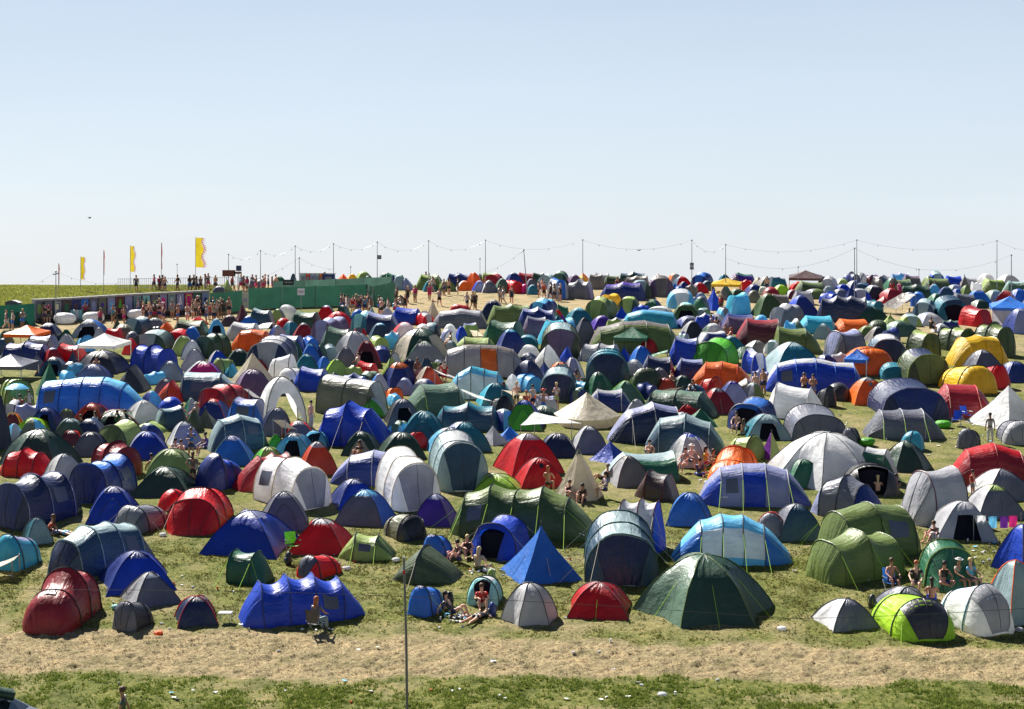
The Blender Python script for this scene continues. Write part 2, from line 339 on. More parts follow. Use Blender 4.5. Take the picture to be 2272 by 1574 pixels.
# ---------------------------------------------------------------- tents
def wobble(p, seed, a):
    n = mnoise.noise_vector(Vector(p) * 1.1 + Vector((seed * 3.7, seed * 1.3, 0)))
    return Vector(p) + Vector(n) * a
def lerp(a, b, t): return a + (b - a) * t
class Tunnel:
    """hoops along x (front at +x), fabric sagging between them"""
    def __init__(s, L, W, H, n, er, ef, style, seed, sag=.09):
        s.L, s.W, s.H, s.n, s.seed, s.sag = L, W, H, n, seed, sag
        s.er, s.ef, s.style = er, ef, style
        rr = random.Random(seed)
        base = {1: [1], 2: [1, .95], 3: [.86, 1, .9], 4: [.84, 1, 1, .88], 5: [.8, .97, 1, .97, .85]}[n]
        if style == 'v': base = [1.0] * n
        if style == 'p': base = ([1] if n == 1 else [.8, 1] if n == 2 else [.88, 1, .74])
        s.hh = [b * rr.uniform(.91, 1.05) for b in base]; s.us = [er + (1 - er - ef) * (i / max(1, n - 1) if n > 1 else .5) for i in range(n)]
        if n == 1: s.us = [er + (1 - er - ef) * .5]
        s.pw = rr.uniform(.70, .92) if style != 'p' else rr.uniform(.85, 1.05)
    def hw(s, u):
        us, hh = s.us, s.hh
        if u <= us[0]:
            t = max(0, u / us[0])
            if s.style == 'p': g = math.sqrt(max(0, 1 - (1 - t) ** 2)); return hh[0] * g, .35 + .65 * g ** .7
            return hh[0] * (t ** .72), .50 + .50 * t ** .8
        if u >= us[-1]:
            t = max(0, (1 - u) / (1 - us[-1]))
            if s.style == 'p': g = math.sqrt(max(0, 1 - (1 - t) ** 2)); return hh[-1] * g, .45 + .55 * g ** .7
            return hh[-1] * (t ** .66), .62 + .38 * t ** .8
        for i in range(s.n - 1):
            if us[i] <= u <= us[i + 1]:
                f = (u - us[i]) / (us[i + 1] - us[i]); k = math.sin(math.pi * f) ** .8
                return hh[i] + (hh[i + 1] - hh[i]) * f - s.sag * k, 1 - .04 * k
        return 1, 1
    def P(s, u, v, off=0):
        h, w_ = s.hw(u); th = math.pi * v
        y = -math.cos(th); z = math.sin(th)
        y = math.copysign(abs(y) ** .82, y); z = z ** s.pw
        p = Vector(((u - .5) * s.L, y * w_ * s.W / 2, z * h * s.H))
        if s.seed and 0.02 < v < .98: p = wobble(p, s.seed, .06 * min(1, s.H))
        if off:
            e = .01
            a = s.P(min(1, u + e), v) - s.P(max(0, u - e), v); b = s.P(u, min(1, v + e)) - s.P(u, max(0, v - e))
            nn = b.cross(a)
            if nn.length > 1e-9:
                nn.normalize()
                if nn.z < 0 or (abs(nn.z) < .1 and nn.y * p.y < 0): nn = -nn
                if s.n and abs(nn.x) > .7 and nn.x * (u - .5) < 0: nn = -nn
                p = p + nn * off
        return p
class Dome:
    def __init__(s, L, W, H, n, seed, flare=.12, q=.85, tip=0.0):
        s.L, s.W, s.H, s.n, s.seed, s.fl, s.q, s.tip = L, W, H, n, seed, flare, q, tip
    def P(s, u, v, off=0):
        n = s.n; k = u * n; i = math.floor(k); f = k - i
        a0 = (i + .5) * 2 * math.pi / n; a1 = a0 + 2 * math.pi / n
        c = 1 / math.cos(math.pi / n)
        x = (math.cos(a0) * (1 - f) + math.cos(a1) * f) * c; y = (math.sin(a0) * (1 - f) + math.sin(a1) * f) * c
        z = math.sin(v * math.pi / 2); r = lerp(math.cos(v * math.pi / 2), 1 - z, s.q)
        if s.tip: r = (1 - v) ** (1 + s.tip); z = v
        else:
            r += s.fl * (1 - v) ** 3 * (.4 + .6 * abs(2 * f - 1))
            bow = 1 + (.04 - .16 * (1 - v)) * math.sin(math.pi * f) * math.sin(v * math.pi)
            x *= bow; y *= bow
        p = Vector((x * r * s.L / 2, y * r * s.W / 2, z * s.H))
        if s.seed and v < .99: p = wobble(p, s.seed, .05 * min(1, s.H))
        if off: p = p + Vector((x, y, .5 * z)).normalized() * off
        return p
def patch(T, u0, u1, v0, v1, m, off, nu=6, nv=8, arch=False):
    b = MB(); rows = []
    for i in range(nu + 1):
        t = i / nu; u = lerp(u0, u1, t); r = []
        va, vb = v0, v1
        if arch: vb = lerp(v0, v1, max(.12, math.sin(math.pi * (.04 + .92 * t)) ** .45))
        for j in range(nv + 1): r.append(T.P(u, lerp(va, vb, j / nv), off))
        rows.append(r)
    b.grid(rows, m, uv=lambda i, j: (i * .3, j * .5)); return b
def cols(spec): return [cl(k) for k in spec.split('/')]

def build_tent(t, near):
    """t: dict with real sizes; returns the root Empty"""
    kind = t['k']; a = rad(t['a']); root = empty(t['name'], t['loc'], TILT @ Matrix.Rotation(-a + t.get('skew', 0), 4, 'Z'))
    o = t['o']; seed = t['seed']; A = cols(t['ca']); rr = random.Random(seed)
    det = 2 if near > 36 else (1 if near > 27 else 0)
    if kind in 'TP':
        n = int(o.get('n', 2 if kind == 'T' else 1)); st = o.get('e', 'p' if kind == 'P' else 's')
        er = .46 / n if st == 's' else (.34 if st == 'p' else .06); ef = .36 / n if st == 's' else (.30 if st == 'p' else .06)
        if kind == 'P' and n > 1: er, ef = .3, .22
        if 'er' in o: er = float(o['er'])
        if 'ef' in o: ef = float(o['ef'])
        T = Tunnel(t['L'], t['W'], t['H'], n, er, ef, st, seed, sag=float(o.get('sag', .085)) if kind == 'T' else .02)
        ns = n + 1; segs = [(0, T.us[0])] + [(T.us[i], T.us[i + 1]) for i in range(n - 1)] + [(T.us[-1], 1)]
        per = 7 if det == 2 else 4; nv = 24 if det == 2 else 14
        us = []; sid = []
        for k, (p, q) in enumerate(segs):
            kk = per if k not in (0, len(segs) - 1) else per
            for i in range(kk):
                f = i / kk
                if k == 0: f = f ** 1.6
                if k == len(segs) - 1: f = 1 - (1 - f) ** 1.6
                us.append(lerp(p, q, f)); sid.append(k)
        us.append(1.0); rows = [[T.P(max(1e-4, min(1 - 1e-4, u)), j / nv) for j in range(nv + 1)] for u in us]
        top = cl(o['t']) if 't' in o else None; opn = 'o' in o
        segm = lambda k: A[min(k * len(A) // ns, len(A) - 1)] if len(A) > 1 else A[0]
        fcol = cl(o['f']) if 'f' in o else None
        def m(i, j):
            k = sid[i]
            if fcol and k == len(segs) - 1: return fcol
            if 'sb' in o and 0 < k < len(segs) - 1 and (.03 < (j + .5) / nv < .30 or .70 < (j + .5) / nv < .97): return cl(o['sb'])
            if top and .33 < (j + .5) / nv < .67: return top
            return segm(k)
        hole = None
        if opn:
            u0_, u1_ = T.us[-1] + (1 - T.us[-1]) * .15, 1
            hole = lambda i, j: us[i] >= u0_ and .32 < (j + .5) / nv < .68
        b = MB(); Ln = t['L']; Wd = t['W']
        b.grid(rows, m, uv=lambda i, j: (us[min(i, len(us) - 1)] * Ln * .9, j / nv * Wd * 7), skip=hole)
        b.build('flysheet', root)
        if opn:
            c = MB(); d = Tunnel(t['L'] * .8, t['W'] * .82, t['H'] * .86, n, er, ef * .6, st, 0)
            c.grid([[d.P(max(1e-4, min(1 - 1e-4, i / 10)), j / 10) for j in range(11)] for i in range(11)], M_dark); c.build('inner_tent', root)
        elif 'd' in o and near > 26:
            u0 = T.us[-1] + (1 - T.us[-1]) * .04
            b = MB(); R_ = []
            for i in range(7):
                u = lerp(u0, .999, 1 - (1 - i / 6) ** 1.7); R_.append([T.P(u, lerp(.27, .73, j / 8), .012) for j in range(9)])
            b.grid(R_, cl(o['d']), uv=lambda i, j: (i * .2, j * .7)); dr = b.build('door', root)
            if det:
                for v in (.27, .5, .73): b = MB(); b.tube([T.P(lerp(u0, .995, 1 - (1 - i / 6) ** 1.7), v, .02) for i in range(7)], .011, M_pole, 3); b.build('zip', dr)
        if det >= 1:
            pm = cl(o['p']) if 'p' in o else M_pole
            for i, u in enumerate(T.us):
                b = MB(); b.tube([T.P(u, max(.001, min(.999, j / 16)), .012) for j in range(17)], .028 if det == 2 else .03, pm, 4); b.build('hoop_pole', root)
        if 'w' in o and near > 24:
            k = 1 if n > 1 else 0; p, q = segs[k]
            side = (.60, .80) if math.sin(a - math.pi / 2) * 1 > 9 else None
            for (v0, v1) in ((.12, .26), (.74, .88)):
                b = patch(T, lerp(p, q, .22), lerp(p, q, .78), v0, v1, M_net, .014, 5, 4); b.build('window', root)
        if 'dw' in o and near > 30:      # dark vent window high in the door
            u0 = T.us[-1]; b = patch(T, lerp(u0, 1, .10), lerp(u0, 1, .34), .455, .545, cl(o['dw']), .022, 3, 3); b.build('vent_window', root)
    elif kind in 'DH':
        n = int(o.get('s', 4 if kind == 'D' else 6))
        T = Dome(t['L'], t['W'], t['H'], n, seed, float(o.get('fl', rr.uniform(.08, .26))), rr.uniform(.10, .38) if kind == 'D' else .06)
        nu = (8 if det == 2 else 5) * n; nv = 12 if det == 2 else 7; per = nu // n
        top = cl(o['t']) if 't' in o else None
        # the panel whose middle looks along +x is the front
        def m(i, j):
            v = (j + .5) / nv; k = (i // per)
            if top and v > float(o.get('tv', .66)): return top
            if 'f' in o and k == n - 1: return cl(o['f'])
            return A[k % len(A)]
        opn = 'o' in o
        def hole(i, j):
            if not opn: return False
            return (i // per) == n - 1 and .2 < ((i % per) + .5) / per < .8 and (j + .5) / nv < .48
        b = MB()
        b.grid([[T.P(i / nu if i < nu else .999999, j / nv) for j in range(nv + 1)] for i in range(nu + 1)], m,
               uv=lambda i, j: (i / nu * 14, j / nv * 2.0), skip=hole)
        b.build('flysheet', root)
        k0 = (n - 1) / n; k1 = 1 - 1e-6
        if opn:
            c = MB(); d = Dome(t['L'] * .84, t['W'] * .84, t['H'] * .9, n, 0, .05)
            c.grid([[d.P(i / (4 * n) if i < 4 * n else .999999, j / 6) for j in range(7)] for i in range(4 * n + 1)], M_dark); c.build('inner_tent', root)
        elif 'd' in o and near > 26:
            b = patch(T, lerp(k0, k1, .22), lerp(k0, k1, .78), .02, .5, cl(o['d']), .022, 8, 7, arch=True); dr = b.build('door', root)
            if det:
                b = MB(); b.tube([T.P(lerp(lerp(k0, k1, .22), lerp(k0, k1, .78), i / 12), lerp(.02, .5, max(.12, math.sin(math.pi * (.04 + .92 * i / 12)) ** .45)), .035) for i in range(13)], .012, M_pole, 3); b.build('zip', dr)
        if det >= 1:
            pm = cl(o['p']) if 'p' in o else M_pole
            for c in range(n):
                u = min(c / n, .999999); b = MB(); b.tube([T.P(u, j / 10, .012) for j in range(11)], .02, pm, 4); b.build('tent_pole', root)
        if 'dw' in o and near > 30:
            b = patch(T, lerp(k0, k1, .40), lerp(k0, k1, .60), .5, .66, cl(o['dw']), .026, 3, 3); b.build('vent_window', root)
        if det == 2:
            b = patch(T, lerp(0, 1 / n, .35), lerp(0, 1 / n, .65), .60, .74, cl(o.get('t', t['ca'].split('/')[0])), .05, 3, 3); b.build('vent_hood', root)
    elif kind == 'Y':
        n = int(o.get('s', 8)); T = Dome(t['L'], t['W'], t['H'], n, seed, tip=float(o.get('tip', .12)))
        wall = float(o.get('wall', 0)); b = MB(); nv = 10; per = 3 if det else 2; nu = n * per
        def PP(i, j):
            if wall:
                p = T.P(min(i / nu, .999999), max(0, (j - 1) / (nv - 1)))
                z = wall + p.z * (1 - wall / T.H); 
                if j == 0: return Vector((p.x * .93, p.y * .93, 0))
                return Vector((p.x, p.y, z))
            return T.P(min(i / nu, .999999), j / nv)
        m = lambda i, j: (cl(o['f']) if 'f' in o and (i // per) == n - 1 else A[(i // per) % len(A)])
        b.grid([[PP(i, j) for j in range(nv + 1)] for i in range(nu + 1)], m, uv=lambda i, j: (i / nu * 16, j / nv * 1.5)); b.build('canvas', root)
        b = MB(); b.tube([(0, 0, T.H * .9), (0, 0, T.H + .10)], .035, M_pole, 5); b.build('centre_pole', root)
        if 'd' in o and det:
            k0 = (n - 1) / n; b = patch(T, lerp(k0, 1, .25), lerp(k0, 1 - 1e-6, .75), .01, .4, cl(o['d']), .03, 3, 5); b.build('door', root)
        if 'cap' in o:
            c = MB(); c.grid([[T.P(min(i / nu, .999999), lerp(.88, 1, j / 3), .02) for j in range(4)] for i in range(nu + 1)], cl(o['cap'])); c.build('peak_cap', root)
    elif kind == 'G':                     # gazebo: pyramid roof on four legs
        L, W, H = t['L'], t['W'], t['H']; eave = H * .64; b = MB(); A0 = A[0]
        cs = [(-L / 2, -W / 2), (L / 2, -W / 2), (L / 2, W / 2), (-L / 2, W / 2)]
        P = []
        for i in range(17):
            k = i % 16; c0 = cs[k // 4]; c1 = cs[(k // 4 + 1) % 4]; f = (k % 4) / 4; x = lerp(c0[0], c1[0], f); y = lerp(c0[1], c1[1], f)
            dr = -.05 * math.sin(math.pi * f)
            P.append([Vector((x, y, eave - .26)), Vector((x, y, eave)), Vector((x * .66, y * .66, lerp(eave, H, .27) + dr)), Vector((x * .33, y * .33, lerp(eave, H, .6) + dr)), Vector((0, 0, H))])
        b.grid(P, A0, uv=lambda i, j: (i * .4, j * .5)); b.build('canopy', root)
        for (x, y) in cs:
            c = MB(); c.tube([(x * .97, y * .97, 0), (x * .97, y * .97, eave)], .04, M_white, 6); c.build('leg', root)
        if 'sw' in o:
            for q in o['sw']:
                i = int(q); c0 = cs[i]; c1 = cs[(i + 1) % 4]; c = MB()
                c.grid([[Vector((lerp(c0[0], c1[0], f / 8) * .965 + .03 * math.sin(f * 2.1), lerp(c0[1], c1[1], f / 8) * .965 + .03 * math.cos(f * 1.7), z * eave / 4)) for z in range(5)] for f in range(9)], cl(o.get('sc', 'lg'))); c.build('side_wall', root)
    elif kind == 'E':                     # arched event shelter, open on all sides
        L, W, H = t['L'], t['W'], t['H']; b = MB(); n = 32; rows = []
        for i in range(n + 1):
            th = 2 * math.pi * (i % n) / n; r = []
            for j in range(9):
                v = j / 8; f = abs(math.sin(2 * th)) ** 5    # 1 at the corners
                low = lerp(.70, 0.0, f); ang = math.asin(low) ; al = lerp(ang, math.pi / 2, v)
                x = math.cos(al) * math.cos(th) * (1 + .25 * f); y = math.cos(al) * math.sin(th) * (1 + .25 * f)
                r.append(Vector((x * L / 2, y * W / 2, math.sin(al) * H)))
            rows.append(r)
        b.grid(rows, A[0], uv=lambda i, j: (i * .3, j * .3)); b.build('canopy', root)
        for k in range(4):
            i = 4 + 8 * k; c = MB(); c.tube([p + Vector((0, 0, .02)) for p in rows[i]], .03, M_pole, 5); c.build('arch_pole', root)
    elif kind == 'R':                     # tarpaulin hung between poles
        L, W, H = t['L'], t['W'], t['H']; b = MB(); lo = float(o.get('lo', .45)); rows = []
        for i in range(11):
            f = i / 10; r = []
            for j in range(9):
                g = j / 8; z = lerp(lerp(lo, 1, f), lerp(1, lo * .9, f), g) if 'saddle' in o else lerp(lo, 1, f)
                z -= .10 * math.sin(math.pi * f) * math.sin(math.pi * g) + 0
                r.append(wobble(Vector(((f - .5) * L, (g - .5) * W * (1 - .2 * f), z * H)), seed, .06))
            rows.append(r)
        b.grid(rows, A[0], uv=lambda i, j: (i * .6, j * .6)); b.build('canopy', root)
        for f, g in ((0, 0), (0, -1), (-1, 0), (-1, -1)):
            p = rows[f][g]; c = MB(); c.tube([(p.x, p.y, 0), (p.x, p.y, p.z + .04)], .025, M_steel, 5); c.build('tarp_pole', root)
    if 'lg' in o and near > 30:          # small printed mark low on the fabric
        for q in o['lg'].split(';'):
            u_, v_ = [float(z) for z in q.split(',')]
            for k_ in range(3): b = patch(T, u_ + k_ * .022, u_ + k_ * .022 + .014, v_, v_ + .012 + .006 * (k_ % 2), cl('wh'), .03, 1, 1); b.build('printed_mark', root)
    # guy lines
    if 'g' in o and det:
        rope = M_rope if o['g'] in (True, '1') else M_rope2
        if kind in 'TP':
            for u in T.us:
                for v, sgn in ((.24, -1), (.76, 1)):
                    p = T.P(u, v, .02); q = Vector((p.x * 1.12, p.y + sgn * (t['H'] * .62 + .25), 0.0)); b = MB(); b.tube([p, q], .0095, rope, 3); b.build('guy_line', root)
            for u, s_ in ((T.us[0], -1), (T.us[-1], 1)):
                p = T.P(u, .3, .02); q = Vector((p.x + s_ * (t['L'] * .28), p.y * 1.5, 0)); b = MB(); b.tube([p, q], .0095, rope, 3); b.build('guy_line', root)
        else:
            for c in range(T.n):
                p = T.P(min((c + .5) / T.n, .99999), .42, .02); q = Vector((p.x * 1.9, p.y * 1.9, 0)); b = MB(); b.tube([p, q], .0095, rope, 3); b.build('guy_line', root)
    return root
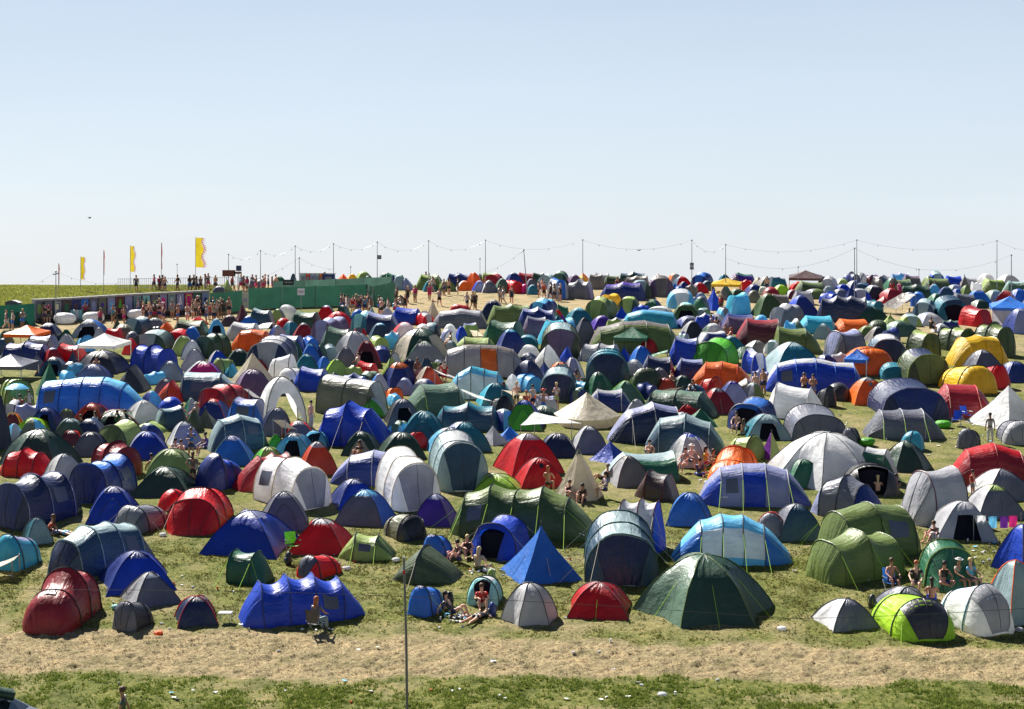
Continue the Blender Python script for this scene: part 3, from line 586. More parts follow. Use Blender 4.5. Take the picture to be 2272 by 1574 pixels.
# kind x0 x1 top bottom colours angle options | label        (photo pixels of each tent's outline)
TENTS = '''
T 65 212 1265 1410 cr 97 n=3 e=p ef=.3 er=.12 dw=bk | crimson tunnel tent with three hoops at the left end of the front row
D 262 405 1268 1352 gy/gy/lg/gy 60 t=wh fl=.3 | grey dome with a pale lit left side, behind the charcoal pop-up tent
P 248 345 1324 1404 ch 115 n=2 f=gy d=gy | small charcoal pop-up tent with a grey oval door, in the front row
D 384 490 1320 1393 nv/nv 75 p=rd t=gy | small navy dome with a red pole stripe over each edge
T 520 820 1272 1398 bl 162 n=4 p=nb sag=.17 er=.2 ef=.16 w | long royal blue tunnel tent where a woman sits, near the pole
P 898 995 1294 1373 az 118 n=2 lg=.6,.7 f=az dw=nb g | bright blue pop-up tent right beside the thin grey pole, front row
P 1034 1120 1266 1348 tq 100 n=2 o f=tq t=wh | aqua and white pop-up tent with a person's legs in its doorway
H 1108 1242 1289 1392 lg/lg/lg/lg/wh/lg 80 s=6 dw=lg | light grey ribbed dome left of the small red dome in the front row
D 1256 1402 1290 1376 rd 97 g t=cr | bright red low dome in the front row beside the big dark green tent
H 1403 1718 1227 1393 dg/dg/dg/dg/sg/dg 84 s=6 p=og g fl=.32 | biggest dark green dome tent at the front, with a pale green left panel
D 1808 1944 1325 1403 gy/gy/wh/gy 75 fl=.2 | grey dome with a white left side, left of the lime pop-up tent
D 1952 2070 1300 1370 gy 90 | grey dome just behind the lime pop-up tent
P 1940 2108 1311 1428 li 82 n=2 ef=.24 er=.25 f=li d=ch g | lime green and grey pop-up tent in the front row
P 2083 2248 1287 1418 wh 68 n=2 ef=.34 er=.2 p=tl f=wh d=lg | white tent with a teal edge at the right of the front row
D 2190 2310 1238 1392 ps 70 p=or s=4 | grey-green tent cut off by the right edge, front row
D 2204 2330 1160 1280 bl 60 w | royal blue tent cut off by the right edge, above the grey-green one
T 2042 2165 1204 1318 gn 92 n=2 ef=.34 d=gn p=ap | mid green tent behind the people sitting in the front row
T 1772 2030 1172 1303 og 152 n=3 p=og g sag=.1 | crumpled olive green tunnel tent with lime guy lines, nearer of the olive pair
T 1798 2060 1114 1252 og 158 n=3 p=ol w g sag=.02 | smooth olive green tunnel tent with a grey window, farther of the olive pair
T 1292 1462 1154 1300 st 92 n=3 e=v ef=.10 er=.2 t=ps d=nv p=sg g=2 | tall dark tunnel tent with a pale roof and navy front, by the blue tipi
T 1333 1484 1102 1230 lg/lg/lg/bl 24 n=3 p=mr g=2 e=v ef=.1 er=.3 f=bl | pale grey tunnel tent with a royal blue front end
D 1474 1582 1090 1170 az 100 fl=.2 | small bright blue dome right of the pale grey tunnel tent
T 1487 1757 1144 1256 az/sk/sk/sk/az 3 n=4 er=.24 ef=.24 t=sk sb=wh g=1 sag=.02 | sky blue tunnel tent with white see-through panels
T 990 1338 1078 1208 fg 12 n=5 lg=.9,.1 p=ol g t=og sag=.04 w er=.1 ef=.2 | longest olive green tunnel tent, in front of the white tipi
T 1036 1190 1146 1248 bl 112 n=2 o ef=.2 e=s g=2 | royal blue tent with its door open, beside the group of three women
Y 1100 1300 1158 1302 az 70 s=4 tip=.28 g=2 p=rd | bright blue tarpaulin tipi with a sharp peak
P 932 1010 1178 1250 az 110 n=2 dw=nb | small bright blue pop-up tent behind the dark olive ridge tent
T 862 1040 1207 1303 ol 195 n=1 e=s er=.5 ef=.35 p=ch g=2 | dark olive ridge-shaped tent just behind the tall thin pole
P 838 957 1131 1205 kh 55 n=2 f=ch d=bk | taupe pop-up tent with a black front, below the white inflatable tent
T 750 880 1182 1246 ap 5 n=2 er=.3 ef=.3 d=og w g | apple green low tent side on, right of the red dome
P 653 764 1222 1288 rd 128 n=2 f=rd d=gy | small red pop-up tent with a grey door, behind the long blue tent
T 496 616 1214 1300 gn 20 n=2 er=.12 ef=.34 g p=dg | mid green dome-like tent behind the long blue tent
D 648 780 1147 1232 rd 95 t=lg fl=.22 | bright red dome with a pale cap beside the green camping chair
D 456 655 1130 1238 bl/bl/nb/bl 100 t=lv fl=.24 p=nb | biggest royal blue dome, with a pale blue cap
D 567 694 1088 1182 gy 80 t=lg fl=.2 d=gy | slate grey dome right in front of the left white inflatable tent
T 378 505 1086 1190 rd 92 n=3 e=s ef=.22 er=.12 d=rd g=2 | bright red tunnel tent with a dark slit beside its door
P 343 430 1084 1140 rd 130 n=1 | small bright red tent behind the bright red tunnel tent
T 106 350 1157 1295 st 128 n=4 t=ps er=.2 ef=.12 e=s p=ps d=nv w sag=.03 | large dark blue-green tunnel tent with pale roof at left
D 210 398 1219 1323 bl/bl/nb/bl 70 t=nb fl=.34 p=nb | royal blue dome with a flared left side behind the grey dome
P -12 92 1178 1270 cy 108 n=2 f=cy t=lv | turquoise pop-up tent with a lilac hood at the left edge
D 44 122 1146 1212 tl/ps/tl/tl 60 f=ps | small teal dome with a pale front, under the navy tunnel tent
R -45 38 1236 1290 cm 0 lo=.3 | corner of a cream tarpaulin at the left edge
T -12 188 1046 1178 nv 118 n=3 e=v ef=.08 er=.25 p=lv d=nb w | large navy tunnel tent at the left edge
D 188 318 1078 1164 bl 80 t=lv fl=.2 d=bl | royal blue dome right of the large navy tunnel tent
P 252 380 1111 1188 gy 112 n=2 f=gy d=lg p=bk g=2 | dark grey pop-up tent with a pale oval door
D 302 432 1034 1106 dg/dg/sg/dg 90 fl=.3 | small dark green dome beside the standing woman
T 178 330 974 1064 cr 42 n=3 er=.25 ef=.14 p=mr | crimson tunnel tent with its end facing right, at left
T 160 308 1012 1120 nb 108 n=3 e=v ef=.1 er=.2 t=az w d=nb p=nv | dark blue tunnel tent with a lighter roof, end on
T -10 132 990 1064 rd 15 n=3 er=.2 ef=.25 sag=.06 p=mr | bright red tunnel tent at the left edge
D 90 198 1004 1078 lg/lg/wh 60 fl=.2 | light grey dome between the red and dark blue tunnel tents
H 0 180 950 1048 dg/dg/ps/dg 85 s=6 fl=.25 | large dark green dome at the left edge
D 316 445 994 1064 og/ol/og/ap 80 fl=.25 | olive dome with pleated top behind the small dark green dome
T 424 552 1004 1094 nb 133 n=2 e=p f=nb t=bl ef=.4 | dark blue pop-up tunnel with a wrinkled shiny front
T 508 665 998 1096 cr 152 n=3 er=.1 ef=.4 t=cr | crimson tunnel tent with a long sloping tail, left of the white inflatable tent
T 545 748 1016 1138 wh 48 n=3 e=v er=.12 ef=.10 p=cm w d=lg sag=.03 | white inflatable tunnel tent, left one of the pair
T 824 988 1008 1138 wh 72 n=3 e=v er=.1 ef=.12 p=cm d=lg sag=.03 | white inflatable tunnel tent, right one of the pair
D 722 850 1060 1133 bl/bl/nb/bl 70 t=lv | royal blue dome between the two white inflatable tents
D 745 873 1084 1170 az/az/az/gy 100 f=gy t=sk fl=.25 p=nb | dome with a grey front and bright blue sides
D 914 1016 1094 1170 pu 100 t=lv | deep purple dome left of the longest olive tunnel tent
D 658 754 978 1058 od 75 t=lg fl=.1 | round orange-red dome with a grey cap
T 732 912 998 1082 nb 2 n=3 er=.25 ef=.15 t=lv sag=.02 p=lg | dark blue tunnel tent with lavender roof, side on
T 944 1088 970 1092 ps 80 n=3 e=v ef=.14 er=.1 t=wh d=st p=ps | pale grey-green tunnel tent with a dark canopy door
D 1096 1248 960 1056 rd/rd/rd/rd 70 d=rd t=lg p=mr | large bright red dome below the white tarpaulin
D 1142 1252 1014 1082 rd 80 t=rd dw=bk | smaller bright red dome with a black vent, left of the white tipi
Y 1222 1345 990 1114 cm 80 s=6 tip=.06 p=kh cap=kh g=2 | cream tipi with three people sitting at its foot
D 1048 1155 1050 1098 li/ap/li 90 t=ap d=li | low lime dome behind the longest olive tunnel tent
T 1330 1508 998 1074 gn 355 n=2 er=.3 ef=.06 p=sg t=ps sag=.12 | green tunnel tent with a deep dip in its roof
D 1345 1445 1010 1082 tp/tp/lg/tp 75 t=tp p=mr fl=.1 | taupe dome with a blue flap, beside the cream tipi
T 1398 1514 1042 1115 br 28 n=2 er=.35 ef=.2 t=tp p=mr | brown and taupe pop-up tunnel right of the taupe dome
T 1543 1798 1024 1128 bl/lv/bl/lv/nb 4 n=4 lg=.2,.08 er=.2 ef=.2 t=lv p=lg w g sag=.01 | royal blue and lavender tunnel tent with a wide front porch
T 1555 1702 988 1080 or 110 n=3 er=.2 ef=.26 e=p p=od g | orange tunnel tent behind the royal blue and lavender one
H 1674 1992 957 1092 wh 82 s=8 fl=.34 w | huge white dome tent, the largest white one
T 1890 2005 988 1078 gn 30 n=2 t=wh er=.2 ef=.3 sag=.02 | green tunnel with a white roof joined behind the huge white dome
D 1732 1830 1018 1084 gn/sg/gn 80 fl=.1 | rounded green dome in front of the huge white dome
P 1860 1988 1018 1102 bk 92 n=2 o f=ch g=2 | black pop-up tent with its door open and a blonde woman beside it
T 1788 1980 1057 1166 lv/gy/gy/nb 40 n=3 lg=.5,.25 er=.2 ef=.3 p=ch sag=.02 | grey and navy striped tunnel tent with thick black hoops
P 1668 1762 1128 1200 st 110 n=2 p=rd f=gy t=gy g=2 | small dark tent with a red hoop
D 1712 1822 1116 1202 st/st/gy/st 85 fl=.2 | dark steel blue dome joined beside the small red-hooped tent
T 1984 2166 1028 1172 lg/lg/lg 158 n=2 e=s t=lg p=mr er=.2 ef=.25 d=lg sag=.04 | baggy light grey and red tent, tallest by the grey domes at right
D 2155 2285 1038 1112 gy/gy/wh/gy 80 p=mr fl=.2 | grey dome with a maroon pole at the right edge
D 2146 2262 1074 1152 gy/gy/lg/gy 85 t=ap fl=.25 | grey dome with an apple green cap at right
D 2066 2204 1111 1203 lg/st/lg/st 95 o f=lg p=lg | pale grey dome with a wide open door and a sunbather beside it
T 2102 2300 984 1080 cr 4 n=3 er=.2 ef=.2 t=rd p=cr sag=.01 | crimson tunnel tent side on at the right edge
D 1952 2062 977 1048 dg 90 t=sg s=6 | dark green dome behind the huge white dome
P 1990 2058 951 1002 cy 30 n=1 f=cy t=sk | tiny turquoise pop-up tent in the open grass at right
T 1916 2094 902 976 gy 3 n=3 er=.2 ef=.28 p=lg t=gy g=1 sag=.05 | grey tunnel tent with three pale hoops, in front of the navy tunnel
T 1938 2084 842 930 nv 90 n=2 e=v ef=.1 er=.2 p=lv w d=nb | tall navy tunnel tent end on, behind the grey tunnel
P 2115 2184 944 998 ch 118 n=2 f=gy d=gy g=2 | small charcoal pop-up tent beside the man in a white robe
Y 2142 2330 852 958 wh 60 s=4 tip=.12 g=2 | white pyramid tipi at the right edge
P 2212 2300 922 988 gy 95 n=2 f=lg d=lg | grey pop-up tent at the right edge beside the man in white
T 2056 2208 846 928 cr 4 n=2 er=.26 ef=.3 p=rd g=2 sag=.01 | crimson tunnel tent side on, in front of the yellow dome
P 2083 2208 803 876 yl 75 n=2 f=yl e=p | rounded bright yellow tent
T 2086 2244 741 815 yl 342 n=3 er=.25 ef=.2 sag=.03 p=yl | long bright yellow tunnel tent behind the rounded yellow one
Y 1682 1740 956 1022 vi 60 s=4 tip=.05 f=ap | small violet pyramid tent with a lime green door
P 1608 1702 960 1024 ap 50 n=2 f=og | pale lime tent behind the orange tunnel tent
H 1472 1584 960 1040 wh/lg 85 t=bl s=6 p=nb tv=.78 | white dome with a royal blue cap and people beside it
T 1422 1618 918 1014 st 190 n=3 t=ps er=.2 ef=.2 p=ps sag=.02 | dark green-blue tunnel tent with a pale roof, centre right
T 1342 1512 893 985 nv 354 n=3 er=.3 ef=.05 t=lv p=lg g=2 sag=.03 | navy tunnel tent with a pleated lavender roof
Y 1300 1408 976 1030 bl 40 s=4 tip=.2 | small royal blue tarpaulin tent below the navy tunnel
Y 1212 1392 868 956 cm 75 s=8 tip=.14 wall=.6 g=2 | large cream bell tent in the centre
R 1150 1300 924 990 wh 20 lo=.75 saddle | white tarpaulin stretched over poles in the centre
D 1266 1350 944 1006 gy/gy/lg/gy 85 t=lg | grey dome beside the white tarpaulin
D 1196 1278 960 1014 nv 90 | navy dome under the white tarpaulin
D 1116 1210 886 956 bl 95 d=bg f=bg t=bl | blue dome with a bright green front and two chairs
H 1290 1364 824 884 gn 85 s=6 t=sg d=sg
D 1348 1430 844 898 sg/gn/gn 80 p=li
T 1296 1400 776 856 st 93 n=3 e=v ef=.1 er=.2 t=tl d=nv p=tl
P 1393 1472 811 874 fg 92 n=2 t=ap d=ol
T 1298 1406 859 915 nb 2 n=2 t=lg p=lg er=.25 ef=.25
T 1412 1605 863 930 dg 22 n=3 t=sg er=.15 ef=.2 sag=.04
D 1494 1568 892 930 rd 90 t=mr
D 1548 1636 860 920 rd/cr 80 t=gy g=2
D 1588 1664 845 904 nb/lv 85 t=pu
P 1546 1608 831 875 rd 60 n=2 t=od
T 1526 1676 798 862 or 10 n=3 t=or er=.25 ef=.25 sag=.02 p=od | large orange tunnel tent, centre right
T 1692 1920 794 874 bl 4 n=5 t=wh er=.12 ef=.12 p=az w sag=.0 | longest royal blue tunnel tent with a white roof
D 1882 1968 836 898 or 85 t=gy dw=gy
P 1872 1978 761 832 or 92 n=2 f=or t=or
T 1686 1844 853 934 wh 20 n=2 p=lg t=wh er=.2 ef=.26 sag=.05 g=2 | white and grey tunnel tent in front of the longest royal blue tunnel
T 1622 1682 838 868 tp 0 n=1
P 1806 1858 852 904 ch 60 n=2
T 1602 1738 884 960 nb 118 n=2 t=az o p=lg
D 1652 1748 918 978 tl/gy/tl 90 o f=ps
T 1746 1866 906 982 gy 90 n=2 e=v ef=.1 er=.2 d=gy p=st w
P 1858 1918 943 994 ch 120 n=2 f=gy
T 1996 2096 776 854 ol 88 n=2 e=v ef=.1 er=.2 d=og p=ap t=nv
D 1690 1826 758 834 tl/tl/ps 80 t=ps
T 1640 1705 774 832 bl 60 n=2 t=wh p=lg
T 1522 1652 752 818 bg 118 n=2 t=bg d=bg
T 1712 1826 722 784 og 5 n=2 er=.1 ef=.35 p=ol t=og
T 1818 1936 730 796 gy 150 n=2 t=lv
T 1922 2012 742 808 st 95 n=2 t=wh e=v ef=.1 er=.2 d=nv p=wh
T 2002 2092 731 796 ol 62 n=2 t=ap d=fg
T 2072 2166 721 784 ol 60 n=3 t=ap d=fg
T 2156 2250 713 792 ol 66 n=3 t=og d=fg
D 2138 2222 775 834 gy 80 t=lg
P 2162 2240 802 864 rd 70 n=2 dw=bk
D 2212 2290 801 848 nb 80
G 1866 1935 772 836 az 20
T 78 332 832 926 az 3 n=5 p=nb t=sk er=.08 ef=.2 w sag=.0 | longest bright blue tunnel tent with pale blue roof, at left
T -16 92 832 910 ap 62 n=3 f=og p=ol er=.15 ef=.25 | apple green tunnel tent above the pale blue parasol
Y 72 150 798 884 gn 60 s=4 tip=.1
T 343 416 844 894 od 10 n=1 t=rd
T 392 536 823 890 st 356 n=2 t=ps er=.12 ef=.3 w sag=.02
D 398 504 800 852 vi/vi/lg/pk 80 t=lg | violet and white striped dome
Y 496 626 780 868 cm 80 s=6 tip=.06 | pale cream tipi in front of the tall navy tunnel, left of centre
D 512 612 818 884 mv 75 t=mv
T 438 556 850 914 cr 112 n=3 t=rd
D 436 512 884 934 nb 95 p=od t=rd
T 496 602 882 948 az 16 n=2 t=lv w
E 556 696 834 952 wh 70 | white arched event shelter open on all sides
T 688 872 836 926 kh 24 n=3 e=v t=lg p=ol er=.1 ef=.12 sag=.0 | khaki tunnel tent with a silvery roof
T 782 866 878 928 bg 10 n=1 t=wh
T 690 886 892 996 bl 18 n=3 er=.15 ef=.3 p=nb g=2 sag=.06 | big royal blue tunnel tent in the middle of the field
P 846 900 856 890 or 60 n=2 t=or
T 880 1050 849 930 sg 345 n=2 t=sg g er=.3 ef=.2 sag=.05 | sage green tunnel tent with a sloping roof, centre
D 850 940 884 950 ch/gy 80 t=gy o
D 890 990 910 980 tl 90 d=tl fl=.1
T 960 1115 890 958 st 4 n=3 t=tl sag=.10
P 1076 1144 872 928 bk 60 n=2
D 1056 1144 848 904 cy/tl 80
T 986 1135 813 886 sk 2 n=4 t=cy sb=wh er=.2 ef=.2 sag=.01 | sky blue tent with grey see-through panels, centre
D 968 1090 934 1004 tl/tl/lv 75
D 942 1056 948 1010 st/st/sk 80 t=st
D 762 842 956 1010 dg 90 d=cm f=dg
D 836 948 958 1020 dg/sg/dg 80 t=dg
P 896 954 950 996 rd 70 n=2 f=rd
T 828 880 956 988 pk 10 n=1 | small hot pink awning in front of the big blue tunnel
T 450 604 918 1006 st 150 n=3 t=ps p=ps w er=.15 ef=.2 sag=.02 | dark green-blue tunnel tent with pale crumpled roof, left of centre
D 466 564 966 1034 az/az/sk 85 t=lv | bright blue dome with lilac cap
D 592 634 962 998 bg 80
D 612 694 958 1012 sk/cy 92 o f=sk t=gy
P 672 740 950 996 sk 100 n=2 o
D 552 644 990 1044 bg/ap 70 t=ap
D 576 654 903 966 nv/gy 80 t=gy
D 366 456 933 994 wh/lv 70 t=wh
D 276 378 956 1020 bl/bl/lv 80
T 212 324 936 996 ap 112 n=2 d=og f=og
D 112 200 926 984 sg 80 t=ps
D 34 112 926 966 li 90 o f=li p=li
D 128 190 953 990 rd/mr 80
D 156 246 956 1014 nv/gy 80 t=ch
D 270 372 886 944 wh 60 p=lg
D 72 134 902 956 nb 90 o
D 166 246 893 946 mr/od 95 p=or o
D 208 260 883 920 pk 80
D 2 56 914 960 or/mr 80 p=yl
D -40 32 866 1000 nv 70
D 120 176 906 944 kh 80 t=ap
T 282 374 930 966 ap 12 n=1
D 196 320 908 952 dg 80 p=od o
T 336 426 898 954 st 150 n=2 t=ps
D 334 402 838 884 gy 80
T 276 406 758 836 bl 36 n=3 t=bl p=nb
D 344 412 800 848 az/lg 80
T 246 342 810 872 ch/ch/or 20 n=1 t=tp e=s
H 160 296 776 834 ch 80 s=6 t=gy
D 160 256 806 852 nb/lv 80
G 178 288 738 806 wh 12 | white gazebo with slim legs on the left
G -30 80 784 850 gy 8 | grey gazebo at the left edge
G 14 108 720 772 or 12 | small orange gazebo near the toilets
T -2 118 756 808 nb 6 n=3 t=lv
T 50 136 740 788 lg 8 n=2 t=lv
T 116 196 760 804 rd 8 n=2
D 82 156 790 836 st 85 p=rd o
T 298 380 732 780 dg 92 n=2 t=ps e=v ef=.1
D 166 236 707 750 az/lg 90 t=az o f=lg
T 272 344 701 748 st 112 n=2 t=ps
D 80 136 716 760 nv 90 t=wh
D 124 170 740 772 wh/lg 80
P 160 220 742 782 sk 60 n=2
D 130 164 730 756 gn 80
T 342 394 712 748 or 10 n=1 t=or
T 378 468 707 750 ol 4 n=2 t=og
T 404 464 701 724 rd 8 n=1
D 458 504 706 748 sk 80 o
D 486 534 698 724 br 80
Y 514 562 671 724 mr 80 s=6 tip=.1
T 546 614 683 728 st 12 n=2 t=ps
D 532 580 698 728 az 90 t=lg
T 498 584 711 756 lg 4 n=2 t=wh
T 508 614 727 780 or 8 n=3 er=.25 ef=.2 sag=.0 p=or
P 606 652 704 730 rd 60 n=1
T 636 720 686 732 dg 10 n=2 t=sg
D 716 786 690 736 rd 90 s=6
D 644 704 715 760 cr 80 t=lg
T 688 776 705 764 mv 112 n=3 p=or e=v ef=.1 t=lv
T 706 796 726 780 sg 8 n=2
T 432 516 735 796 fg 112 n=3 t=sg
D 402 450 724 760 az 80
D 364 396 736 766 rd 80
D 376 440 744 790 wh/ap 80
D 398 456 753 798 nb/wh 80
D 398 466 773 824 gy/lg 80 t=lg
D 452 516 776 826 wh/bl 70
T 556 656 750 820 nv 92 n=3 e=v ef=.1 er=.2 t=lg p=lg | tall navy tunnel tent end on, behind the pale cream tipi
D 496 566 773 812 dg 80 t=lg
P 466 530 789 834 ap 130 n=2
T 492 534 803 838 cy 20 n=1 t=sk
T 560 600 798 824 rd 150 n=1
T 598 684 741 784 bl 12 n=2 t=lv
D 630 676 756 796 ap/gn 80
D 664 716 762 812 az 80 t=sk
P 592 664 784 846 wh 8 n=2 t=wh
D 646 716 785 836 tl 80 t=cy
P 612 690 812 856 wh 120 n=2
T 646 740 811 868 bl 8 n=2 t=lv
D 716 780 795 842 li/ap 80
H 736 838 733 792 lg 80 s=6 t=gy p=mr
D 734 800 768 824 gy 80 t=lg
D 782 846 756 816 mr/lg/ch 85 o p=rd
T 796 890 692 742 nv 6 n=2 t=lv
T 774 836 689 742 tl 112 n=2 t=tq
T 860 944 679 722 bl 8 n=2
P 912 944 694 722 mr 90 n=1 o
D 816 872 716 754 st 80 t=sk
D 862 934 714 760 rd/wh 80
H 868 996 727 802 cm/dg 85 s=6 t=dg d=cm tv=.6 | cream walled dome tent with a dark green roof
D 888 992 756 806 gn/lg 80 t=sg
T 840 908 779 840 ap 30 n=1 t=lg
H 846 926 802 860 nb 85 s=6 t=or tv=.5
D 880 934 794 836 nv 80
D 914 986 812 862 cm/od 70
T 980 1170 762 838 lg/lg/or/lg/lg 358 n=5 er=.06 ef=.16 t=tp e=s p=ch sag=.0 | long pale grey tunnel tent with one orange panel and black hoops
D 926 966 793 838 st 80 o
T 1010 1100 748 776 ap 0 n=2
T 1060 1176 706 768 gn 20 n=2 t=sg sag=.1
D 1096 1172 729 792 nb 80 t=sk
T 1184 1294 703 768 sk 340 n=2 t=cy
T 1146 1238 678 730 nb 4 n=3 t=lv sag=.1
T 1156 1222 698 748 mv 0 n=2 t=gy sag=.1
T 1076 1188 671 726 og 352 n=3 t=og
D 1062 1126 664 712 nv 90 t=ch
T 956 1084 682 730 gy 4 n=3 w t=lg sag=.03 | grey tunnel tent with a dark window, near the open straw path
T 1166 1246 661 708 nb 112 n=3 t=sk
P 992 1052 671 702 rd 120 n=2
Y 940 982 664 712 cm 80 s=6 tip=.1 cap=rd | small cream tipi with a red tip on the straw path
T 1198 1290 722 796 ol 92 n=2 t=ps e=v ef=.1 d=mv
D 1266 1328 704 772 gy 80 t=ch
T 1300 1516 713 782 og 356 n=4 t=tp er=.12 ef=.15 sag=.01 p=ol | long olive green tunnel tent behind the green gazebo
G 1356 1448 724 786 gn 12
T 1172 1254 764 820 wh 20 n=1 t=wh
T 1276 1384 757 806 lg 18 n=3 t=lg p=ch
D 1238 1300 792 846 wh/lv 80 s=6
D 1210 1276 802 850 or/ps 80 t=or
T 1196 1282 818 890 st 93 n=2 e=v ef=.1 t=ps d=nv p=ps
T 1136 1210 826 872 sk 60 n=3 t=sk p=az
D 1393 1454 766 820 az 80
P 1413 1464 751 784 rd 30 n=1
T 1418 1502 786 844 nv/nv/rd 4 n=2 t=gy
T 1476 1566 745 812 bl 12 n=2 t=lv
T 1490 1574 794 846 nb 4 n=2 t=lv
D 1448 1506 838 876 rd/od 80
D 1486 1546 832 872 dg 80
D 1440 1490 815 850 gy 80
T 1376 1506 688 730 cy 4 n=4 t=sk sag=.0
T 1290 1380 658 716 og 112 n=3 t=ap p=ol d=fg
T 1326 1386 650 680 yl 130 n=2 p=or
T 1366 1424 657 702 ol 100 n=2 t=ap
D 1252 1318 682 722 tl 80 t=cy
D 1306 1368 699 732 pu 80
D 1374 1424 675 700 lg 80
T 1424 1500 678 718 lg 100 n=2 d=ch t=wh
T 1326 1436 623 668 nb 8 n=3 t=pu p=nb
T 1396 1446 620 662 dg 92 n=2 e=v ef=.1 t=ps
T 1436 1496 611 660 mv 92 n=2 t=tp d=ch
T 1478 1544 642 686 sk 92 n=2 t=wh d=sk
Y 1556 1610 637 690 bl 60 s=4 tip=.25
D 1538 1572 648 682 nb/ps 80
D 1488 1556 670 716 fg 95 o t=tq
T 1602 1674 649 700 sk 150 n=2 t=cy w
D 1668 1740 650 706 fg 80 t=og
D 1738 1816 654 706 bl/nb 80
T 1696 1796 668 726 gy 128 n=3 t=lg d=gy
T 1592 1686 693 742 mv 4 n=2 t=nb
D 1570 1606 716 750 ch/lg 80
T 1626 1748 704 770 mr 4 n=2 t=cr
D 1554 1612 716 752 dg/wh 80
D 1506 1566 711 752 lg/ch 80 p=li
T 1536 1626 733 772 nb 340 n=2 t=wh
D 1496 1566 700 730 nb/gy 80
D 1650 1712 755 784 wh/tp 80
T 1766 1858 699 740 cy 2 n=2 t=cy
T 1842 1936 707 742 or 356 n=2 t=or sag=.06
T 1806 1934 650 718 nv 16 n=4 p=lv t=gy d=gy | slate and navy tunnel tent with four hoops, upper right
D 1886 1972 679 720 gn/dg 80 t=sg
R 1950 2036 653 700 tp 330 lo=.35
D 2024 2098 692 724 lv/wh 80
T 2016 2086 664 712 st 112 n=2 t=ps
T 2070 2146 658 712 tl 92 n=2 t=st o
T 2120 2206 679 728 rd 60 n=2 t=cr
G 2188 2290 656 724 az 12 sw=0 | bright blue gazebo with a hanging grey side sheet
D 2228 2296 683 742 nb/lv 80
D 1956 2040 710 748 gn/sg 80
D 1918 1976 724 762 tp/ch 80
D 1900 1950 722 752 og 90
D 2068 2110 717 740 wh 80 o
T 1936 1980 655 680 rd 8 n=1 t=od
D 2058 2100 650 672 gn 80
'''
